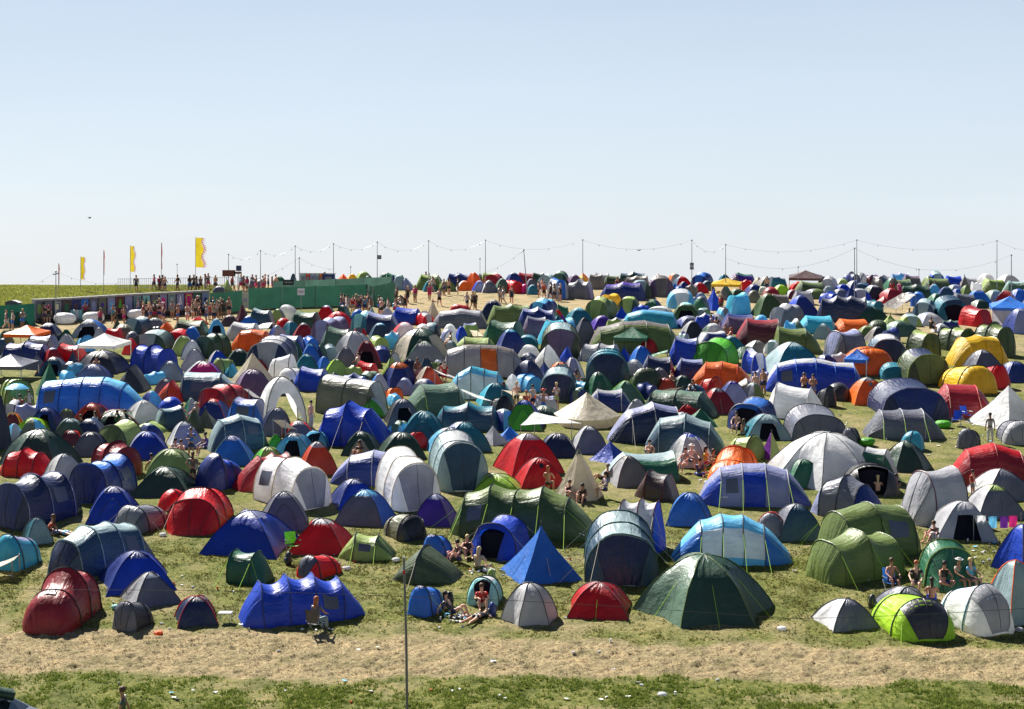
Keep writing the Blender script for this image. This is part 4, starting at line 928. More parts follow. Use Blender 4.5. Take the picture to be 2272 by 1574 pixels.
# the field beyond the straw path, up to the skyline
FAR = '''
T 738 782 606 628 or 4 n=1
D 764 800 607 626 yl 80
D 776 838 599 624 ap 70
D 796 836 611 630 st 80
D 832 880 605 634 sg 80
T 846 905 603 640 gn 8 n=2
D 862 908 610 642 ps 80
T 874 922 615 642 lv 10 n=1
D 866 880 610 640 nb 90
T 920 984 602 642 og 4 n=2 t=ap
D 944 990 608 638 ps 80
D 936 970 622 646 tl 80
T 986 1052 601 634 nb 6 n=3
Y 1002 1030 606 634 ap 60 s=4
D 970 1014 621 646 og 80
D 1010 1052 622 644 wh/or 80
D 1046 1084 622 648 bl/lv 80
D 1064 1108 621 650 wh/gy 80
D 1096 1134 617 650 sg 80
T 1060 1112 600 620 ap 4 n=2
T 1052 1100 608 632 sg 8 n=2
T 1110 1166 619 652 rd 60 n=3 t=rd
T 1138 1198 604 632 cr 4 n=2
P 1150 1178 630 652 pk 60 n=1
D 1166 1198 631 654 tl 80
D 1160 1198 618 640 gy 80
T 1174 1214 597 616 dg 6 n=2
T 1188 1240 606 640 ps 112 n=2 t=ps
T 1220 1266 602 634 dg 100 n=2 t=sg
T 1206 1266 618 664 lg 60 n=2 t=az d=wh
T 1248 1322 619 664 gy 30 n=3 t=lg d=gy
T 1266 1316 603 630 yl 4 n=1 t=or
D 1252 1300 608 636 mv 80
T 1298 1344 603 640 tp 6 n=2
T 1334 1386 609 636 ol 4 n=2 t=fg
T 1310 1360 600 622 lg 8 n=2
T 1366 1440 599 622 dg 4 n=3 t=st
T 1378 1446 606 644 tp 14 n=3 t=tp
T 1438 1478 602 624 lg 4 n=1
D 1476 1520 606 630 or/ps 80
D 1490 1536 612 640 st/rd 80
D 1498 1536 624 652 gy/nb 80
D 1532 1572 626 652 mv/rd 80
T 1526 1590 602 634 nb 112 n=3 t=az
D 1550 1586 622 646 st 80
G 1572 1652 616 652 yl 12 | small yellow gazebo on the far side of the field
T 1606 1652 604 622 mv 4 n=1
T 1622 1680 603 628 pu 8 n=2 t=gn
D 1590 1624 607 626 tl 80
D 1638 1670 612 630 tp/rd 80
T 1660 1702 613 634 cm 20 n=1
D 1672 1728 614 640 tp/sg 80 t=lg
D 1650 1698 630 656 nb 80
D 1612 1660 640 668 sg/ol 80
D 1672 1712 635 656 ap/wh 80
D 1708 1758 631 662 ap/li 80
G 1742 1832 599 640 br 10 | brown gazebo with a pointed roof on the skyline
D 1752 1790 624 648 rd 90
T 1758 1838 624 656 ol 4 n=2 t=og
T 1810 1854 609 636 ch 8 n=2
D 1846 1890 618 642 wh/ap 80
D 1850 1890 630 652 bl 80
D 1872 1920 622 650 lg/nb 80
T 1884 1942 626 656 nb 112 n=2 t=st
D 1908 1968 632 668 ol/ch 80 t=lg
T 1910 1946 608 630 mr 60 n=2 t=mv
T 1928 1968 609 634 gy 60 n=2 t=mv
T 1944 1996 610 640 st 40 n=2 t=gy
D 1958 2000 616 646 gn/tp 80
T 1994 2048 609 642 tp 8 n=2 t=mv
T 1966 2030 618 646 sg 6 n=2 t=og
T 2040 2116 614 650 ol 8 n=2 t=og
D 2042 2078 612 638 og 80
T 1990 2070 630 664 dg 10 n=3 t=dg
D 2094 2144 630 656 sg/lv 80
Y 2112 2166 610 648 tp 70 s=8
T 2128 2172 612 640 lg 4 n=2
H 2158 2216 606 640 wh 80 | big white dome on the skyline at right
T 2170 2236 616 650 og 350 n=2 t=ap
D 2206 2266 608 636 wh/lg 80
T 2218 2290 620 656 sg 16 n=2 t=ps
D 2106 2140 640 662 nb/az 80
T 2104 2170 648 682 gy 4 n=2 t=gy
D 2180 2234 642 670 sg/ps 80
D 2230 2290 640 676 bl/az 80
T 2080 2130 658 690 tl 60 n=2 t=ps
D 2150 2200 664 686 dg 80
D 1996 2040 648 670 wh/lv 80
D 1844 1886 640 664 gy 80
D 1780 1840 640 664 gy/og 80
T 1700 1756 650 678 tp 6 n=2
D 1738 1780 642 664 lg/mr 80
D 1620 1656 665 690 wh 80 o
D 700 738 600 616 lg 80
D 468 506 634 652 st/gy 80
Y 486 522 617 650 ap 60 s=4
T 548 590 618 644 gy 8 n=2
D 600 640 612 634 gn 80
D 640 662 606 624 st 80
'''
PEOPLE_FILL = 0
def parse(txt):
    out = []
    for ln in txt.strip().splitlines():
        ln, _, lab = ln.partition('|'); p = ln.split()
        o = {}
        for q in p[7:]:
            k, e, v = q.partition('='); o[k] = v if e else True
        out.append(dict(k=p[0], x0=float(p[1]), x1=float(p[2]), yt=float(p[3]), yb=float(p[4]), ca=p[5], a=float(p[6]), o=o, lab=lab.strip(), hand=bool(lab.strip())))
    return out
TS = parse(TENTS); NT = len(TS); TS += parse(FAR)
# gap fillers: low domes and tunnels packed between the listed ones where the photo shows an unbroken crowd of tents
fr = random.Random(21)
def inside(px, py):
    for t in TS:
        if t['x0'] + 3 < px < t['x1'] - 3 and t['yt'] + (t['yb'] - t['yt']) * .30 < py < t['yb'] + 5: return True
    return False
def openground(px, py):
    if py < 672 and px < 890: return True
    if py < 732 and px < 560: return True
    if px < 260 and py < 752: return True
    if 560 < px < 960 and py < 702: return True
    if 880 < px < 1330 and 642 < py < 700: return True
    if 1400 < px < 1480 and 650 < py < 690: return True
    if px > 1580 and 890 < py: return True
    if px > 1990 and (690 < py < 720 or py > 735): return True
    if 1560 < px < 1600 and py < 710: return True
    return py > 985 or (px > 1900 and py > 840)
FILLC = 'nb nv bl bl az az st tl dg gn sg ol og gy lg ch ps wh wh tp rd rd cr lv or ap sk sk kh bl lg nb'.split()
cand = []
py = 985.0
while py > 627:
    s_ = K * (py - VP); px = -10 + fr.random() * 30; ppx = -99
    while px < 2290:
        if not openground(px, py) and not inside(px, py - 4):
            w_ = s_ * fr.uniform(1.2, 2.3) * (1 if py > 700 else 1.25); h_ = s_ * fr.uniform(.65, 1.1) * (1 if py > 700 else 1.12); c = fr.choice(FILLC); c2 = fr.choice(FILLC)
            k = fr.choice('DDDTTTPYR' if py > 680 else 'DDTTP')
            t = dict(k=k, x0=px - w_ / 2, x1=px + w_ / 2, yt=py - h_ - 8, yb=py + 4, ca=c if k != 'D' or fr.random() < .4 else c + '/' + fr.choice([c, 'lg', 'gy', 'nb', c2]), a=fr.choice([0, 8, 20, 45, 60, 80, 95, 110, 135, 165]), o={'n': fr.choice('1233')} if k == 'T' else ({'s': '4', 'tip': '.2'} if k == 'Y' else {}), lab='', fill=1)
            if k == 'R': t['ca'] = fr.choice(['wh', 'cm', 'az', 'lg', 'tp', 'gn'])
            if fr.random() < .4: t['o']['t'] = fr.choice(['lg', 'ps', 'lv', 'sg', 'gy'])
            TS.append(t); px += w_ * .7
        px += s_ * .3
    py -= max(4.5, s_ * .21)
NM = dict(T='tunnel_tent', P='pop_up_tent', D='dome_tent', H='dome_tent', Y='tipi_tent', G='gazebo', E='event_shelter', R='tarpaulin')
CT = dict(T='tent', P='tent', D='tent', H='tent', Y='tent', G='gazebo', E='event shelter', R='tarpaulin')
KN = dict(T='tunnel tent', P='pop-up tent', D='dome tent', H='ribbed dome tent', Y='pyramid tent', G='gazebo', E='event shelter', R='tarpaulin')
TREES = []
for i, t in enumerate(TS):
    if t['k'] == 'Y' and ('bell' in t['lab']): t['name'] = 'bell_tent'
    elif t['k'] == 'T' and 'awning' in t['lab']: t['name'] = 'awning'
    elif t['k'] == 'Y' and 'tarpaulin' in t['lab']: t['name'] = 'tarpaulin_tent'
    else: t['name'] = NM[t['k']]
    t['seed'] = i + 1
    yb = max(t['yb'], 632); Y0 = depth(yb)
    a = rad(t['a']); ca, sa = abs(math.cos(a)), abs(math.sin(a)); k = t['k']; n = int(t['o'].get('n', 2 if k == 'T' else 1))
    if k == 'T': ratio = {1: 1.05, 2: 1.35, 3: 1.75, 4: 2.15, 5: 2.5}[n]
    elif k == 'P': ratio = 1.15 if n == 1 else 1.45
    elif k == 'R': ratio = 1.2
    else: ratio = 1.0
    if 'L' in t['o']: ratio = float(t['o']['L'])
    s0 = scl(Y0); BW = (t['x1'] - t['x0']) / s0
    W = BW / (ratio * ca + sa) * (1.0 if k in 'TP' else .93)
    for _ in range(2):
        L = ratio * W; D_ = L * sa + W * ca; Yc = Y0 + D_ / 2 * .96; BW2 = (t['x1'] - t['x0']) / scl(Yc); W = BW2 / (ratio * ca + sa) * (1.0 if k in 'TP' else .94)
    if k in 'DH':
        t['o'].setdefault('fl', str(round(random.Random(i).uniform(.08, .24), 3))); q_ = (1 + float(t['o']['fl'])) * (1.0 if int(t['o'].get('s', 4 if k == 'D' else 6)) == 4 else 1.06); W = W / .94 / q_ * 1.04
    L = ratio * W; t['L'], t['W'] = L, W; sc = scl(Yc); xc = (t['x0'] + t['x1']) / 2
    t['Yc'] = Yc; X = (xc - 1136) * Yc / F
    zg = gz0(Yc) if Yc > 66 else gzf(X, Yc)
    t['loc'] = Vector((X, Yc, zg - .03))
    # height from the top row; for end-on tunnels the nearer, visible hoop carries the outline
    ztop = CH - (t['yt'] - HZ) * Yc / F
    t['H'] = max(.75, min(3.4, ztop - zg)); t['s'] = scl(Y0)
    if t['yb'] < 645 and t['k'] != 'G': t['H'] = min(t['H'], 1.75)
# ---- labels: every string must single out one tent
SZ = lambda t: 'small ' if t['L'] * t['W'] < 3.6 else ('large ' if t['L'] * t['W'] > 13 else '')
def cname(c): return PAL[c][0]
def desc(t):
    cs = []
    for c in t['ca'].split('/'):
        if c not in cs: cs.append(c)
    s_ = cname(cs[0]) + (' and ' + cname(cs[1]) if len(cs) > 1 else '')
    return s_ + ' ' + KN[t['k']]
def extra(t):
    o = t['o']; 
    if 'o' in o and t['k'] in 'DTP': return ' with open door'
    if 't' in o and o['t'] != t['ca'].split('/')[0]: return ' with ' + cname(o['t']) + ' top'
    if 'd' in o and o['d'] != t['ca'].split('/')[0]: return ' with ' + cname(o['d']) + ' door'
    return ''
def band(t):
    y = t['yb']
    return 'in the front rows' if y > 1180 else 'in the lower middle' if y > 1030 else 'in mid field' if y > 900 else 'in the upper middle' if y > 780 else 'near the straw path' if y > 690 else 'on the far slope' if y > 650 else 'on the skyline'
used = {t['lab'] for t in TS if t['lab']}
sets = []
for i, t in enumerate(TS):
    c = (t['x0'] + t['x1']) / 2; y = (t['yt'] + t['yb']) / 2; nb = []
    for j, q in enumerate(TS):
        if j == i: continue
        c2 = (q['x0'] + q['x1']) / 2; y2 = (q['yt'] + q['yb']) / 2; dx, dy = c2 - c, y2 - y; d = math.hypot(dx, dy * 1.6)
        if d < (t['x1'] - t['x0'] + q['x1'] - q['x0']) * .8:
            if abs(dx) > abs(dy) * 1.3: rel = 'left of' if dx > 0 else 'right of'
            else: rel = 'behind' if dy > 0 else 'in front of'
            nb.append((d, rel, j))
    nb.sort(); base = SZ(t) + desc(t); st = [base + ' ' + band(t), base + extra(t) + ' ' + band(t)]
    for d, rel, j in nb[:5]:
        st.append(base + extra(t) + ', ' + rel + ' the ' + desc(TS[j]))
        st.append(base + ' ' + band(t) + ', ' + rel + ' the ' + desc(TS[j]))
    for p in range(min(4, len(nb))):
        for q in range(p + 1, min(5, len(nb))):
            st.append(desc(t) + ', ' + nb[p][1] + ' a ' + desc(TS[nb[p][2]]) + ' and ' + nb[q][1] + ' a ' + desc(TS[nb[q][2]]))
    sets.append(st)
from collections import Counter
cnt = Counter(x for st in sets for x in set(st))
for i, t in enumerate(TS):
    if t['lab']: continue
    ok = [x for x in sets[i] if cnt[x] == 1 and x not in used and len(x.split()) <= 16]
    if ok: t['lab'] = ok[0]
    else:
        same = sorted([q for q in TS if desc(q) == desc(t) and band(q) == band(t)], key=lambda q: q['x0'])
        k = same.index(t); od = ['leftmost', 'second from left', 'third from left', 'fourth from left', 'fifth from left', 'sixth from left', 'seventh from left', 'eighth from left', 'ninth from left'][min(k, 8)]
        t['lab'] = od + ' of the ' + desc(t) + 's ' + band(t)
    used.add(t['lab'])
for t in TS[NT:]:
    if t['lab'] and not t.get('fill') and t.get('hand'): t['lab0'] = 1
def grp(t): return {'G': 'gazebos among the tents', 'E': None, 'R': 'tarpaulins among the tents'}.get(t['k'], 'tents pitched across the festival field')
bpy.context.view_layer.update(); crowd = MB()
for i, t in enumerate(TS):
    r_ = build_tent(t, t['s'] if not t.get('fill') else min(t['s'], 26))
    if i < NT or 'lab0' in t: tag(r_, t['lab'], CT[t['k']], grp(t)); continue
    Mx = Matrix.Translation(t['loc']) @ TILT @ Matrix.Rotation(-rad(t['a']), 4, 'Z')      # beyond the 300 largest: one object
    for c in list(COL.objects):
        if c.parent is r_:
            me = c.data; b0 = len(crowd.v); crowd.v.extend([tuple(Mx @ v.co) for v in me.vertices]); uvl = me.uv_layers.active
            for p in me.polygons:
                crowd.f.append(tuple(b0 + q for q in p.vertices)); crowd.m.append(crowd.mi(me.materials[p.material_index]))
                crowd.uv.append([tuple(uvl.data[li].uv) for li in p.loop_indices] if uvl else None)
            bpy.data.objects.remove(c); bpy.data.meshes.remove(me)
    bpy.data.objects.remove(r_)
tag(crowd.build('packed_tents'), 'mass of small tents packed between the larger ones and along the skyline', 'tents', kind='stuff')
print('tents', len(TS), 'dup labels', len(TS) - len({t['lab'] for t in TS}))
for t in TS:
    if not t.get('fill') and (t['H'] in (.75, 3.4) or t['W'] > 6): print('odd', t['k'], t['x0'], t['x1'], t['yb'], 'H%.1f L%.1f W%.1f' % (t['H'], t['L'], t['W']))
# ---------------------------------------------------------------- people
SKIN = [mat('skin_fair', (.62, .36, .25), .5), mat('skin_tanned', (.42, .21, .13), .5), mat('skin_brown', (.22, .11, .07), .5), mat('skin_pink', (.70, .36, .28), .5)]
HAIR = dict(dark=mat('hair_dark', (.02, .014, .01), .6), brown=mat('hair_brown', (.09, .045, .02), .6), blond=mat('hair_blond', (.60, .43, .20), .6), ginger=mat('hair_ginger', (.34, .10, .03), .6), white=mat('hat_white', (.8, .8, .8), .7))
M_eye = mat('eyes', (.02, .02, .02), .3)
def skin_mesh(J, E, root, sub=1, mats=None):
    names = list(J); me = bpy.data.meshes.new('skinbase'); me.from_pydata([J[n][0] for n in names], [(names.index(a), names.index(b)) for a, b in E], []); me.update()
    ob = bpy.data.objects.new('skinbase', me); COL.objects.link(ob); md = ob.modifiers.new('s', 'SKIN'); md.use_smooth_shade = True; md.branch_smoothing = .4
    if sub: ob.modifiers.new('d', 'SUBSURF').levels = sub
    lay = me.skin_vertices[0].data
    for i, n in enumerate(names):
        r_ = J[n][1]; lay[i].radius = r_ if isinstance(r_, tuple) else (r_, r_); lay[i].use_root = (n == root)
    dg = bpy.context.evaluated_depsgraph_get(); res = bpy.data.meshes.new_from_object(ob.evaluated_get(dg)); res.name = 'body'
    bpy.data.objects.remove(ob); bpy.data.meshes.remove(me); return res
BASE = dict(pel=(0, 0, .93), bel=(0, 0, 1.09), che=(0, .01, 1.30), nec=(0, .01, 1.47), hd1=(0, -.02, 1.55), hd2=(0, -.015, 1.655), nose=(0, -.115, 1.60),
 shL=(-.165, .01, 1.40), elL=(-.24, .04, 1.13), wrL=(-.26, -.04, .89), paL=(-.26, -.06, .81), shR=(.165, .01, 1.40), elR=(.24, .04, 1.13), wrR=(.26, -.04, .89), paR=(.26, -.06, .81),
 hiL=(-.09, 0, .88), knL=(-.11, -.02, .49), anL=(-.12, .03, .09), toL=(-.14, -.13, .04), hiR=(.09, 0, .88), knR=(.11, -.02, .49), anR=(.12, .03, .09), toR=(.14, -.13, .04))
RADI = dict(pel=(.15, .105), bel=(.125, .09), che=(.15, .10), nec=.052, hd1=.068, hd2=(.082, .095), nose=.014, shL=.06, elL=.042, wrL=.028, paL=(.036, .02), shR=.06, elR=.042, wrR=.028, paR=(.036, .02),
 hiL=.088, knL=.06, anL=.038, toL=.034, hiR=.088, knR=.06, anR=.038, toR=.034)
EDG = [('pel', 'bel'), ('bel', 'che'), ('che', 'nec'), ('nec', 'hd1'), ('hd1', 'hd2'), ('hd2', 'nose'), ('che', 'shL'), ('shL', 'elL'), ('elL', 'wrL'), ('wrL', 'paL'), ('che', 'shR'), ('shR', 'elR'), ('elR', 'wrR'), ('wrR', 'paR'),
 ('pel', 'hiL'), ('hiL', 'knL'), ('knL', 'anL'), ('anL', 'toL'), ('pel', 'hiR'), ('hiR', 'knR'), ('knR', 'anR'), ('anR', 'toR')]
def shift(P, d, keys):
    for k in keys: P[k] = tuple(Vector(P[k]) + Vector(d))
UP = 'pel bel che nec hd1 hd2 nose shL elL wrL paL shR elR wrR paR hiL hiR'.split()
def pose(kind):
    P = dict(BASE)
    if kind == 'hips': P.update(elL=(-.36, .08, 1.18), wrL=(-.19, -.03, 1.03), paL=(-.13, -.06, 1.0), elR=(.36, .08, 1.18), wrR=(.19, -.03, 1.03), paR=(.13, -.06, 1.0))
    if kind == 'phone': P.update(elR=(.26, -.02, 1.14), wrR=(.15, -.24, 1.28), paR=(.10, -.28, 1.34), elL=(-.27, -.02, 1.13), wrL=(-.13, -.22, 1.15), paL=(-.07, -.26, 1.17), hd1=(0, -.04, 1.55), nose=(0, -.13, 1.58))
    if kind == 'walk': P.update(knL=(-.10, -.20, .50), anL=(-.10, -.26, .10), toL=(-.11, -.42, .06), knR=(.10, .06, .49), anR=(.10, .32, .16), toR=(.11, .20, .05), elL=(-.22, .16, 1.15), wrL=(-.22, .22, .92), paL=(-.22, .22, .84), elR=(.22, -.10, 1.14), wrR=(.20, -.28, .96), paR=(.19, -.33, .90))
    if kind in ('sit', 'knees', 'recline'):
        shift(P, (0, 0, -.80), UP)
        P.update(knL=(-.15, -.42, .42), anL=(-.13, -.62, .07), toL=(-.14, -.78, .05), knR=(.15, -.42, .42), anR=(.13, -.62, .07), toR=(.14, -.78, .05), hiL=(-.09, -.02, .11), hiR=(.09, -.02, .11))
        P.update(che=(0, -.04, .50), shL=(-.165, -.05, .60), shR=(.165, -.05, .60), nec=(0, -.07, .67), hd1=(0, -.11, .75), hd2=(0, -.12, .855), nose=(0, -.22, .80))
        P.update(elL=(-.27, -.22, .40), wrL=(-.18, -.43, .48), paL=(-.15, -.50, .47), elR=(.27, -.22, .40), wrR=(.18, -.43, .48), paR=(.15, -.50, .47))
        if kind == 'sit': P.update(knL=(-.34, -.33, .18), anL=(-.05, -.40, .08), toL=(.06, -.48, .06), knR=(.34, -.33, .18), anR=(.08, -.50, .08), toR=(-.04, -.60, .05), wrL=(-.20, -.33, .24), paL=(-.15, -.38, .20), wrR=(.20, -.33, .26), paR=(.15, -.38, .22))
        if kind == 'recline': P.update(che=(0, .22, .42), shL=(-.165, .26, .50), shR=(.165, .26, .50), nec=(0, .29, .58), hd1=(0, .29, .67), hd2=(0, .30, .77), nose=(0, .20, .72), bel=(0, .10, .26), elL=(-.26, .46, .27), wrL=(-.24, .54, .06), paL=(-.24, .50, .03), elR=(.26, .46, .27), wrR=(.24, .54, .06), paR=(.24, .50, .03), knL=(-.12, -.40, .36))
    if kind == 'chair':
        shift(P, (0, 0, -.45), UP)
        P.update(knL=(-.13, -.44, .50), anL=(-.13, -.46, .10), toL=(-.14, -.60, .05), knR=(.13, -.44, .50), anR=(.13, -.50, .10), toR=(.14, -.64, .05), elL=(-.27, -.12, .74), wrL=(-.22, -.34, .66), paL=(-.20, -.41, .64), elR=(.27, -.12, .74), wrR=(.22, -.34, .66), paR=(.20, -.41, .64))
    if kind == 'lie':
        P = {k: (x, z - .9, .13 + (y if k not in ('nose',) else -.05)) for k, (x, y, z) in BASE.items()}
        P.update(knL=(-.13, -.42, .10), anL=(-.16, -.82, .08), toL=(-.20, -.95, .05), knR=(.13, -.42, .10), anR=(.16, -.82, .08), toR=(.20, -.95, .05), elL=(-.38, .42, .07), wrL=(-.25, .66, .05), paL=(-.18, .72, .04), elR=(.38, .42, .07), wrR=(.25, .66, .05), paR=(.18, .72, .04), hd1=(0, .66, .18), hd2=(0, .75, .17), nose=(.1, .74, .15))
    return P
def mid(a, b, t): return tuple(Vector(a) * (1 - t) + Vector(b) * t)
PROTO = {}
def proto(kind, hi):
    key = (kind, hi)
    if key in PROTO: return PROTO[key]
    P = pose(kind); J = {k: (P[k], RADI[k]) for k in P}; E = list(EDG)
    if hi:                                  # five separate fingers on each palm
        for S_, sg in (('L', -1), ('R', 1)):
            w_, p_ = Vector(P['wr' + S_]), Vector(P['pa' + S_]); d = (p_ - w_).normalized(); sd_ = d.cross(Vector((0, 0, 1)));
            if sd_.length < .1: sd_ = Vector((0, -1, 0))
            sd_.normalize()
            for q, ln in enumerate((.070, .078, .072, .058)):
                b0 = p_ + sd_ * (.012 * (q - 1.5)) * 1.6 + d * .03; k1, k2 = 'f%s%da' % (S_, q), 'f%s%db' % (S_, q)
                J[k1] = (tuple(b0), .009); J[k2] = (tuple(b0 + d * ln + Vector((0, 0, -.015))), .007); E += [('pa' + S_, k1), (k1, k2)]
            k1 = 'th' + S_; J[k1] = (tuple(p_ - sd_ * .05 + d * .02), .010); E.append(('pa' + S_, k1))
    body = skin_mesh(J, E, 'pel', 1 if hi else 0)
    def gr(k, add): r_ = RADI[k]; r_ = r_ if isinstance(r_, tuple) else (r_, r_); return (r_[0] + add, r_[1] + add)
    JS = {k: (P[k], gr(k, .022)) for k in ('pel', 'hiL', 'hiR')}; 
    JS['w'] = (mid(P['pel'], P['bel'], .5), gr('pel', .012))
    for S_ in 'LR': JS['t' + S_] = (mid(P['hi' + S_], P['kn' + S_], .62), (.092, .092))
    shorts = skin_mesh(JS, [('w', 'pel'), ('pel', 'hiL'), ('pel', 'hiR'), ('hiL', 'tL'), ('hiR', 'tR')], 'pel', 1 if hi else 0)
    JT = {k: (P[k], gr(k, .02)) for k in ('bel', 'che')}; JT['n'] = (mid(P['che'], P['nec'], .6), (.085, .075)); JT['w'] = (mid(P['pel'], P['bel'], .25), gr('pel', .02))
    for S_ in 'LR': JT['s' + S_] = (P['sh' + S_], (.075, .075)); JT['u' + S_] = (mid(P['sh' + S_], P['el' + S_], .6), (.068, .068))
    shirt = skin_mesh(JT, [('w', 'bel'), ('bel', 'che'), ('che', 'n'), ('che', 'sL'), ('sL', 'uL'), ('che', 'sR'), ('sR', 'uR')], 'che', 1 if hi else 0)
    JB = {k: (P[k], gr(k, .018)) for k in ('che',)}; JB['b'] = (mid(P['bel'], P['che'], .6), gr('bel', .03)); JB['c'] = (mid(P['che'], P['nec'], .15), gr('che', .01))
    bikini = skin_mesh(JB, [('b', 'che'), ('che', 'c')], 'che', 1 if hi else 0)
    for me, n in ((shorts, 'shorts'), (shirt, 'shirt'), (bikini, 'bikini_top')): me.name = n
    hd, nk, ch_ = Vector(P['hd2']), Vector(P['nec']), Vector(P['che']); ax = (hd - nk).normalized(); fw = (Vector(P['nose']) - hd).normalized()
    def hair(long_):
        b = MB(); c = hd + ax * .03 - fw * .022; b.blob(c, (.098, .108, .098), M_eye, 10, 7)
        if long_:
            b.tube([hd - fw * .06, nk - fw * .085 + ax * .02, ch_ - fw * .10 + ax * .04], .075, M_eye, 8, .045)
        o = b.build('hair', None, 'all'); me = o.data; bpy.data.objects.remove(o); return me
    b = MB(); sd_ = ax.cross(fw).normalized()
    for s_ in (-1, 1): b.blob(hd + fw * .083 - ax * .02 + sd_ * .033 * s_, .014, M_eye, 6, 4)
    o = b.build('eyes', None, 'all'); eyes = o.data; bpy.data.objects.remove(o)
    b = MB(); b.blob(hd + ax * .06, (.11, .115, .07), M_eye, 10, 5); b.tube([hd + ax * .045, hd + ax * .055], .17, M_eye, 12); o = b.build('hat', None, 'all'); hat = o.data; bpy.data.objects.remove(o)
    # skirt / trousers legs
    JL = {k: (P[k], gr(k, .02)) for k in ('pel', 'hiL', 'hiR', 'knL', 'knR', 'anL', 'anR')}; JL['w'] = JS['w']
    trousers = skin_mesh(JL, [('w', 'pel'), ('pel', 'hiL'), ('pel', 'hiR'), ('hiL', 'knL'), ('hiR', 'knR'), ('knL', 'anL'), ('knR', 'anR')], 'pel', 1 if hi else 0); trousers.name = 'trousers'
    PROTO[key] = dict(body=body, shorts=shorts, shirt=shirt, bikini=bikini, short=hair(False), long=hair(True), eyes=eyes, hat=hat, trousers=trousers)
    return PROTO[key]
def child(me, name, m, root):
    o = bpy.data.objects.new(name, me); COL.objects.link(o); o.parent = root
    if not me.materials: me.materials.append(m)
    for i in range(len(o.material_slots)): o.material_slots[i].link = 'OBJECT'; o.material_slots[i].material = m
    return o
PEOPLE = []
PVERB = dict(stand='standing', hips='standing with hands on hips', phone='standing with hands raised', walk='walking', sit='sitting cross-legged', knees='sitting with knees up', recline='leaning back', chair='sitting on a chair', lie='lying down')
def person(px, py, kind, face=0, top='bare', bot='nb', hair='brown', long_=False, sk=0, hat=None, trousers=False, label=None, h=1.0, zone=None, group=None, dz=0.0):
    Y = depth(py); X = (px - 1136) * Y / F; z = (gz0(Y) if Y > 66 else gzf(X, Y)) + dz; s_ = scl(Y); hi = s_ > 34
    pr = proto(kind, hi); root = empty('person', Vector((X, Y, z)), Matrix.Rotation(rad(face), 4, 'Z') @ Matrix.Scale(h, 4))
    child(pr['body'], 'body', SKIN[sk], root)
    child(pr['trousers' if trousers else 'shorts'], 'trousers' if trousers else 'shorts', cl(bot), root)
    if top == 'bikini': child(pr['bikini'], 'bikini_top', cl('bk'), root)
    elif top != 'bare': child(pr['shirt'], 'shirt', cl(top), root)
    child(pr['long' if long_ else 'short'], 'hair', HAIR[hair], root)
    if hi: child(pr['eyes'], 'eyes', M_eye, root)
    if hat: child(pr['hat'], 'hat', cl(hat), root)
    lk = ('bare-chested' if top == 'bare' else 'bikini-clad' if top == 'bikini' else cname(top) + '-topped') + ' person in ' + cname(bot) + (' trousers' if trousers else ' shorts')
    PEOPLE.append(dict(r=root, lk=lk, v=PVERB[kind], px=px, py=py, lab=label, zone=zone, group=group, hair=hair, long=long_, hat=hat))
    return root
P_ = person
P_(272, 1656, 'walk', -75, 'sg', 'gy', 'brown', label='brown-haired person in a grey-green shirt walking past at the bottom edge', sk=1)
P_(702, 1404, 'chair', 150, 'gy', 'ps', 'ginger', True, 1, trousers=True, label='ginger long-haired person on a chair in front of the long blue tent')
P_(1004, 1366, 'recline', 62, 'ch', 'nv', 'dark', True, 0, label='dark-haired person in black leaning back beside the blue pop-up tent')
P_(1058, 1378, 'lie', -28, 'ch', 'bk', 'dark', False, 0, label='sunbather lying face down in the grass left of the grey ribbed dome')
P_(1068, 1350, 'knees', 8, 'rd', 'wh', 'brown', True, 0, label='person sitting in the doorway of the aqua pop-up tent')
P_(1020, 1248, 'knees', -60, 'bikini', 'nb', 'dark', False, 3, label='dark-haired person in shorts sitting left in the group by the open blue tent')
P_(1036, 1236, 'knees', 10, 'bikini', 'bk', 'blond', True, 3, label='blonde bikini-clad person sitting tallest in the group by the open blue tent')
P_(1060, 1266, 'sit', 150, 'cm', 'ol', 'blond', True, 0, label='long-haired person in a cream top, back turned, by the open blue tent')
P_(1978, 1312, 'chair', 8, 'bare', 'nb', 'brown', False, 1, label='bare-chested person sitting left of the person in a black shirt, front right')
P_(2033, 1318, 'chair', -15, 'bk', 'gy', 'ginger', False, 0, label='person in a black shirt sitting before the mid green tent')
P_(2092, 1320, 'sit', 20, 'bikini', 'nb', 'dark', False, 1, label='bikini-clad person sitting cross-legged before the mid green tent', dz=.35)
P_(2127, 1312, 'chair', 30, 'cm', 'gy', 'brown', False, 1, 'wh', label='person in a white cap sitting behind the white tent at right')
P_(2153, 1312, 'chair', 30, 'sk', 'gy', 'blond', False, 0, label='fair-haired person sitting right of the white-capped person')
P_(2068, 1344, 'knees', 170, 'bare', 'bl', 'dark', True, 1, label='long dark-haired person seen from behind by the lime pop-up tent', dz=.1)
P_(2076, 1204, 'knees', -60, 'bikini', 'bk', 'brown', False, 3, label='sunburnt person sitting outside the pale grey open dome')
P_(1948, 1098, 'knees', 170, 'bare', 'bk', 'blond', True, 0, label='platinum blonde person sitting by the open black pop-up tent')
P_(1990, 1094, 'knees', -40, 'ch', 'gy', 'dark', True, 1, label='dark-haired person right of the platinum blonde person')
P_(2158, 1106, 'stand', 40, 'rd', 'gy', 'dark', False, 1, h=.8, label='dark-haired person in red between the baggy grey tent and the grey dome')
P_(1216, 1092, 'chair', 160, 'bare', 'bk', 'ginger', True, 1, label='long-haired person at the left foot of the cream tipi')
P_(1262, 1108, 'knees', 20, 'bikini', 'bk', 'brown', False, 3, label='bikini-clad person sitting left before the cream tipi')
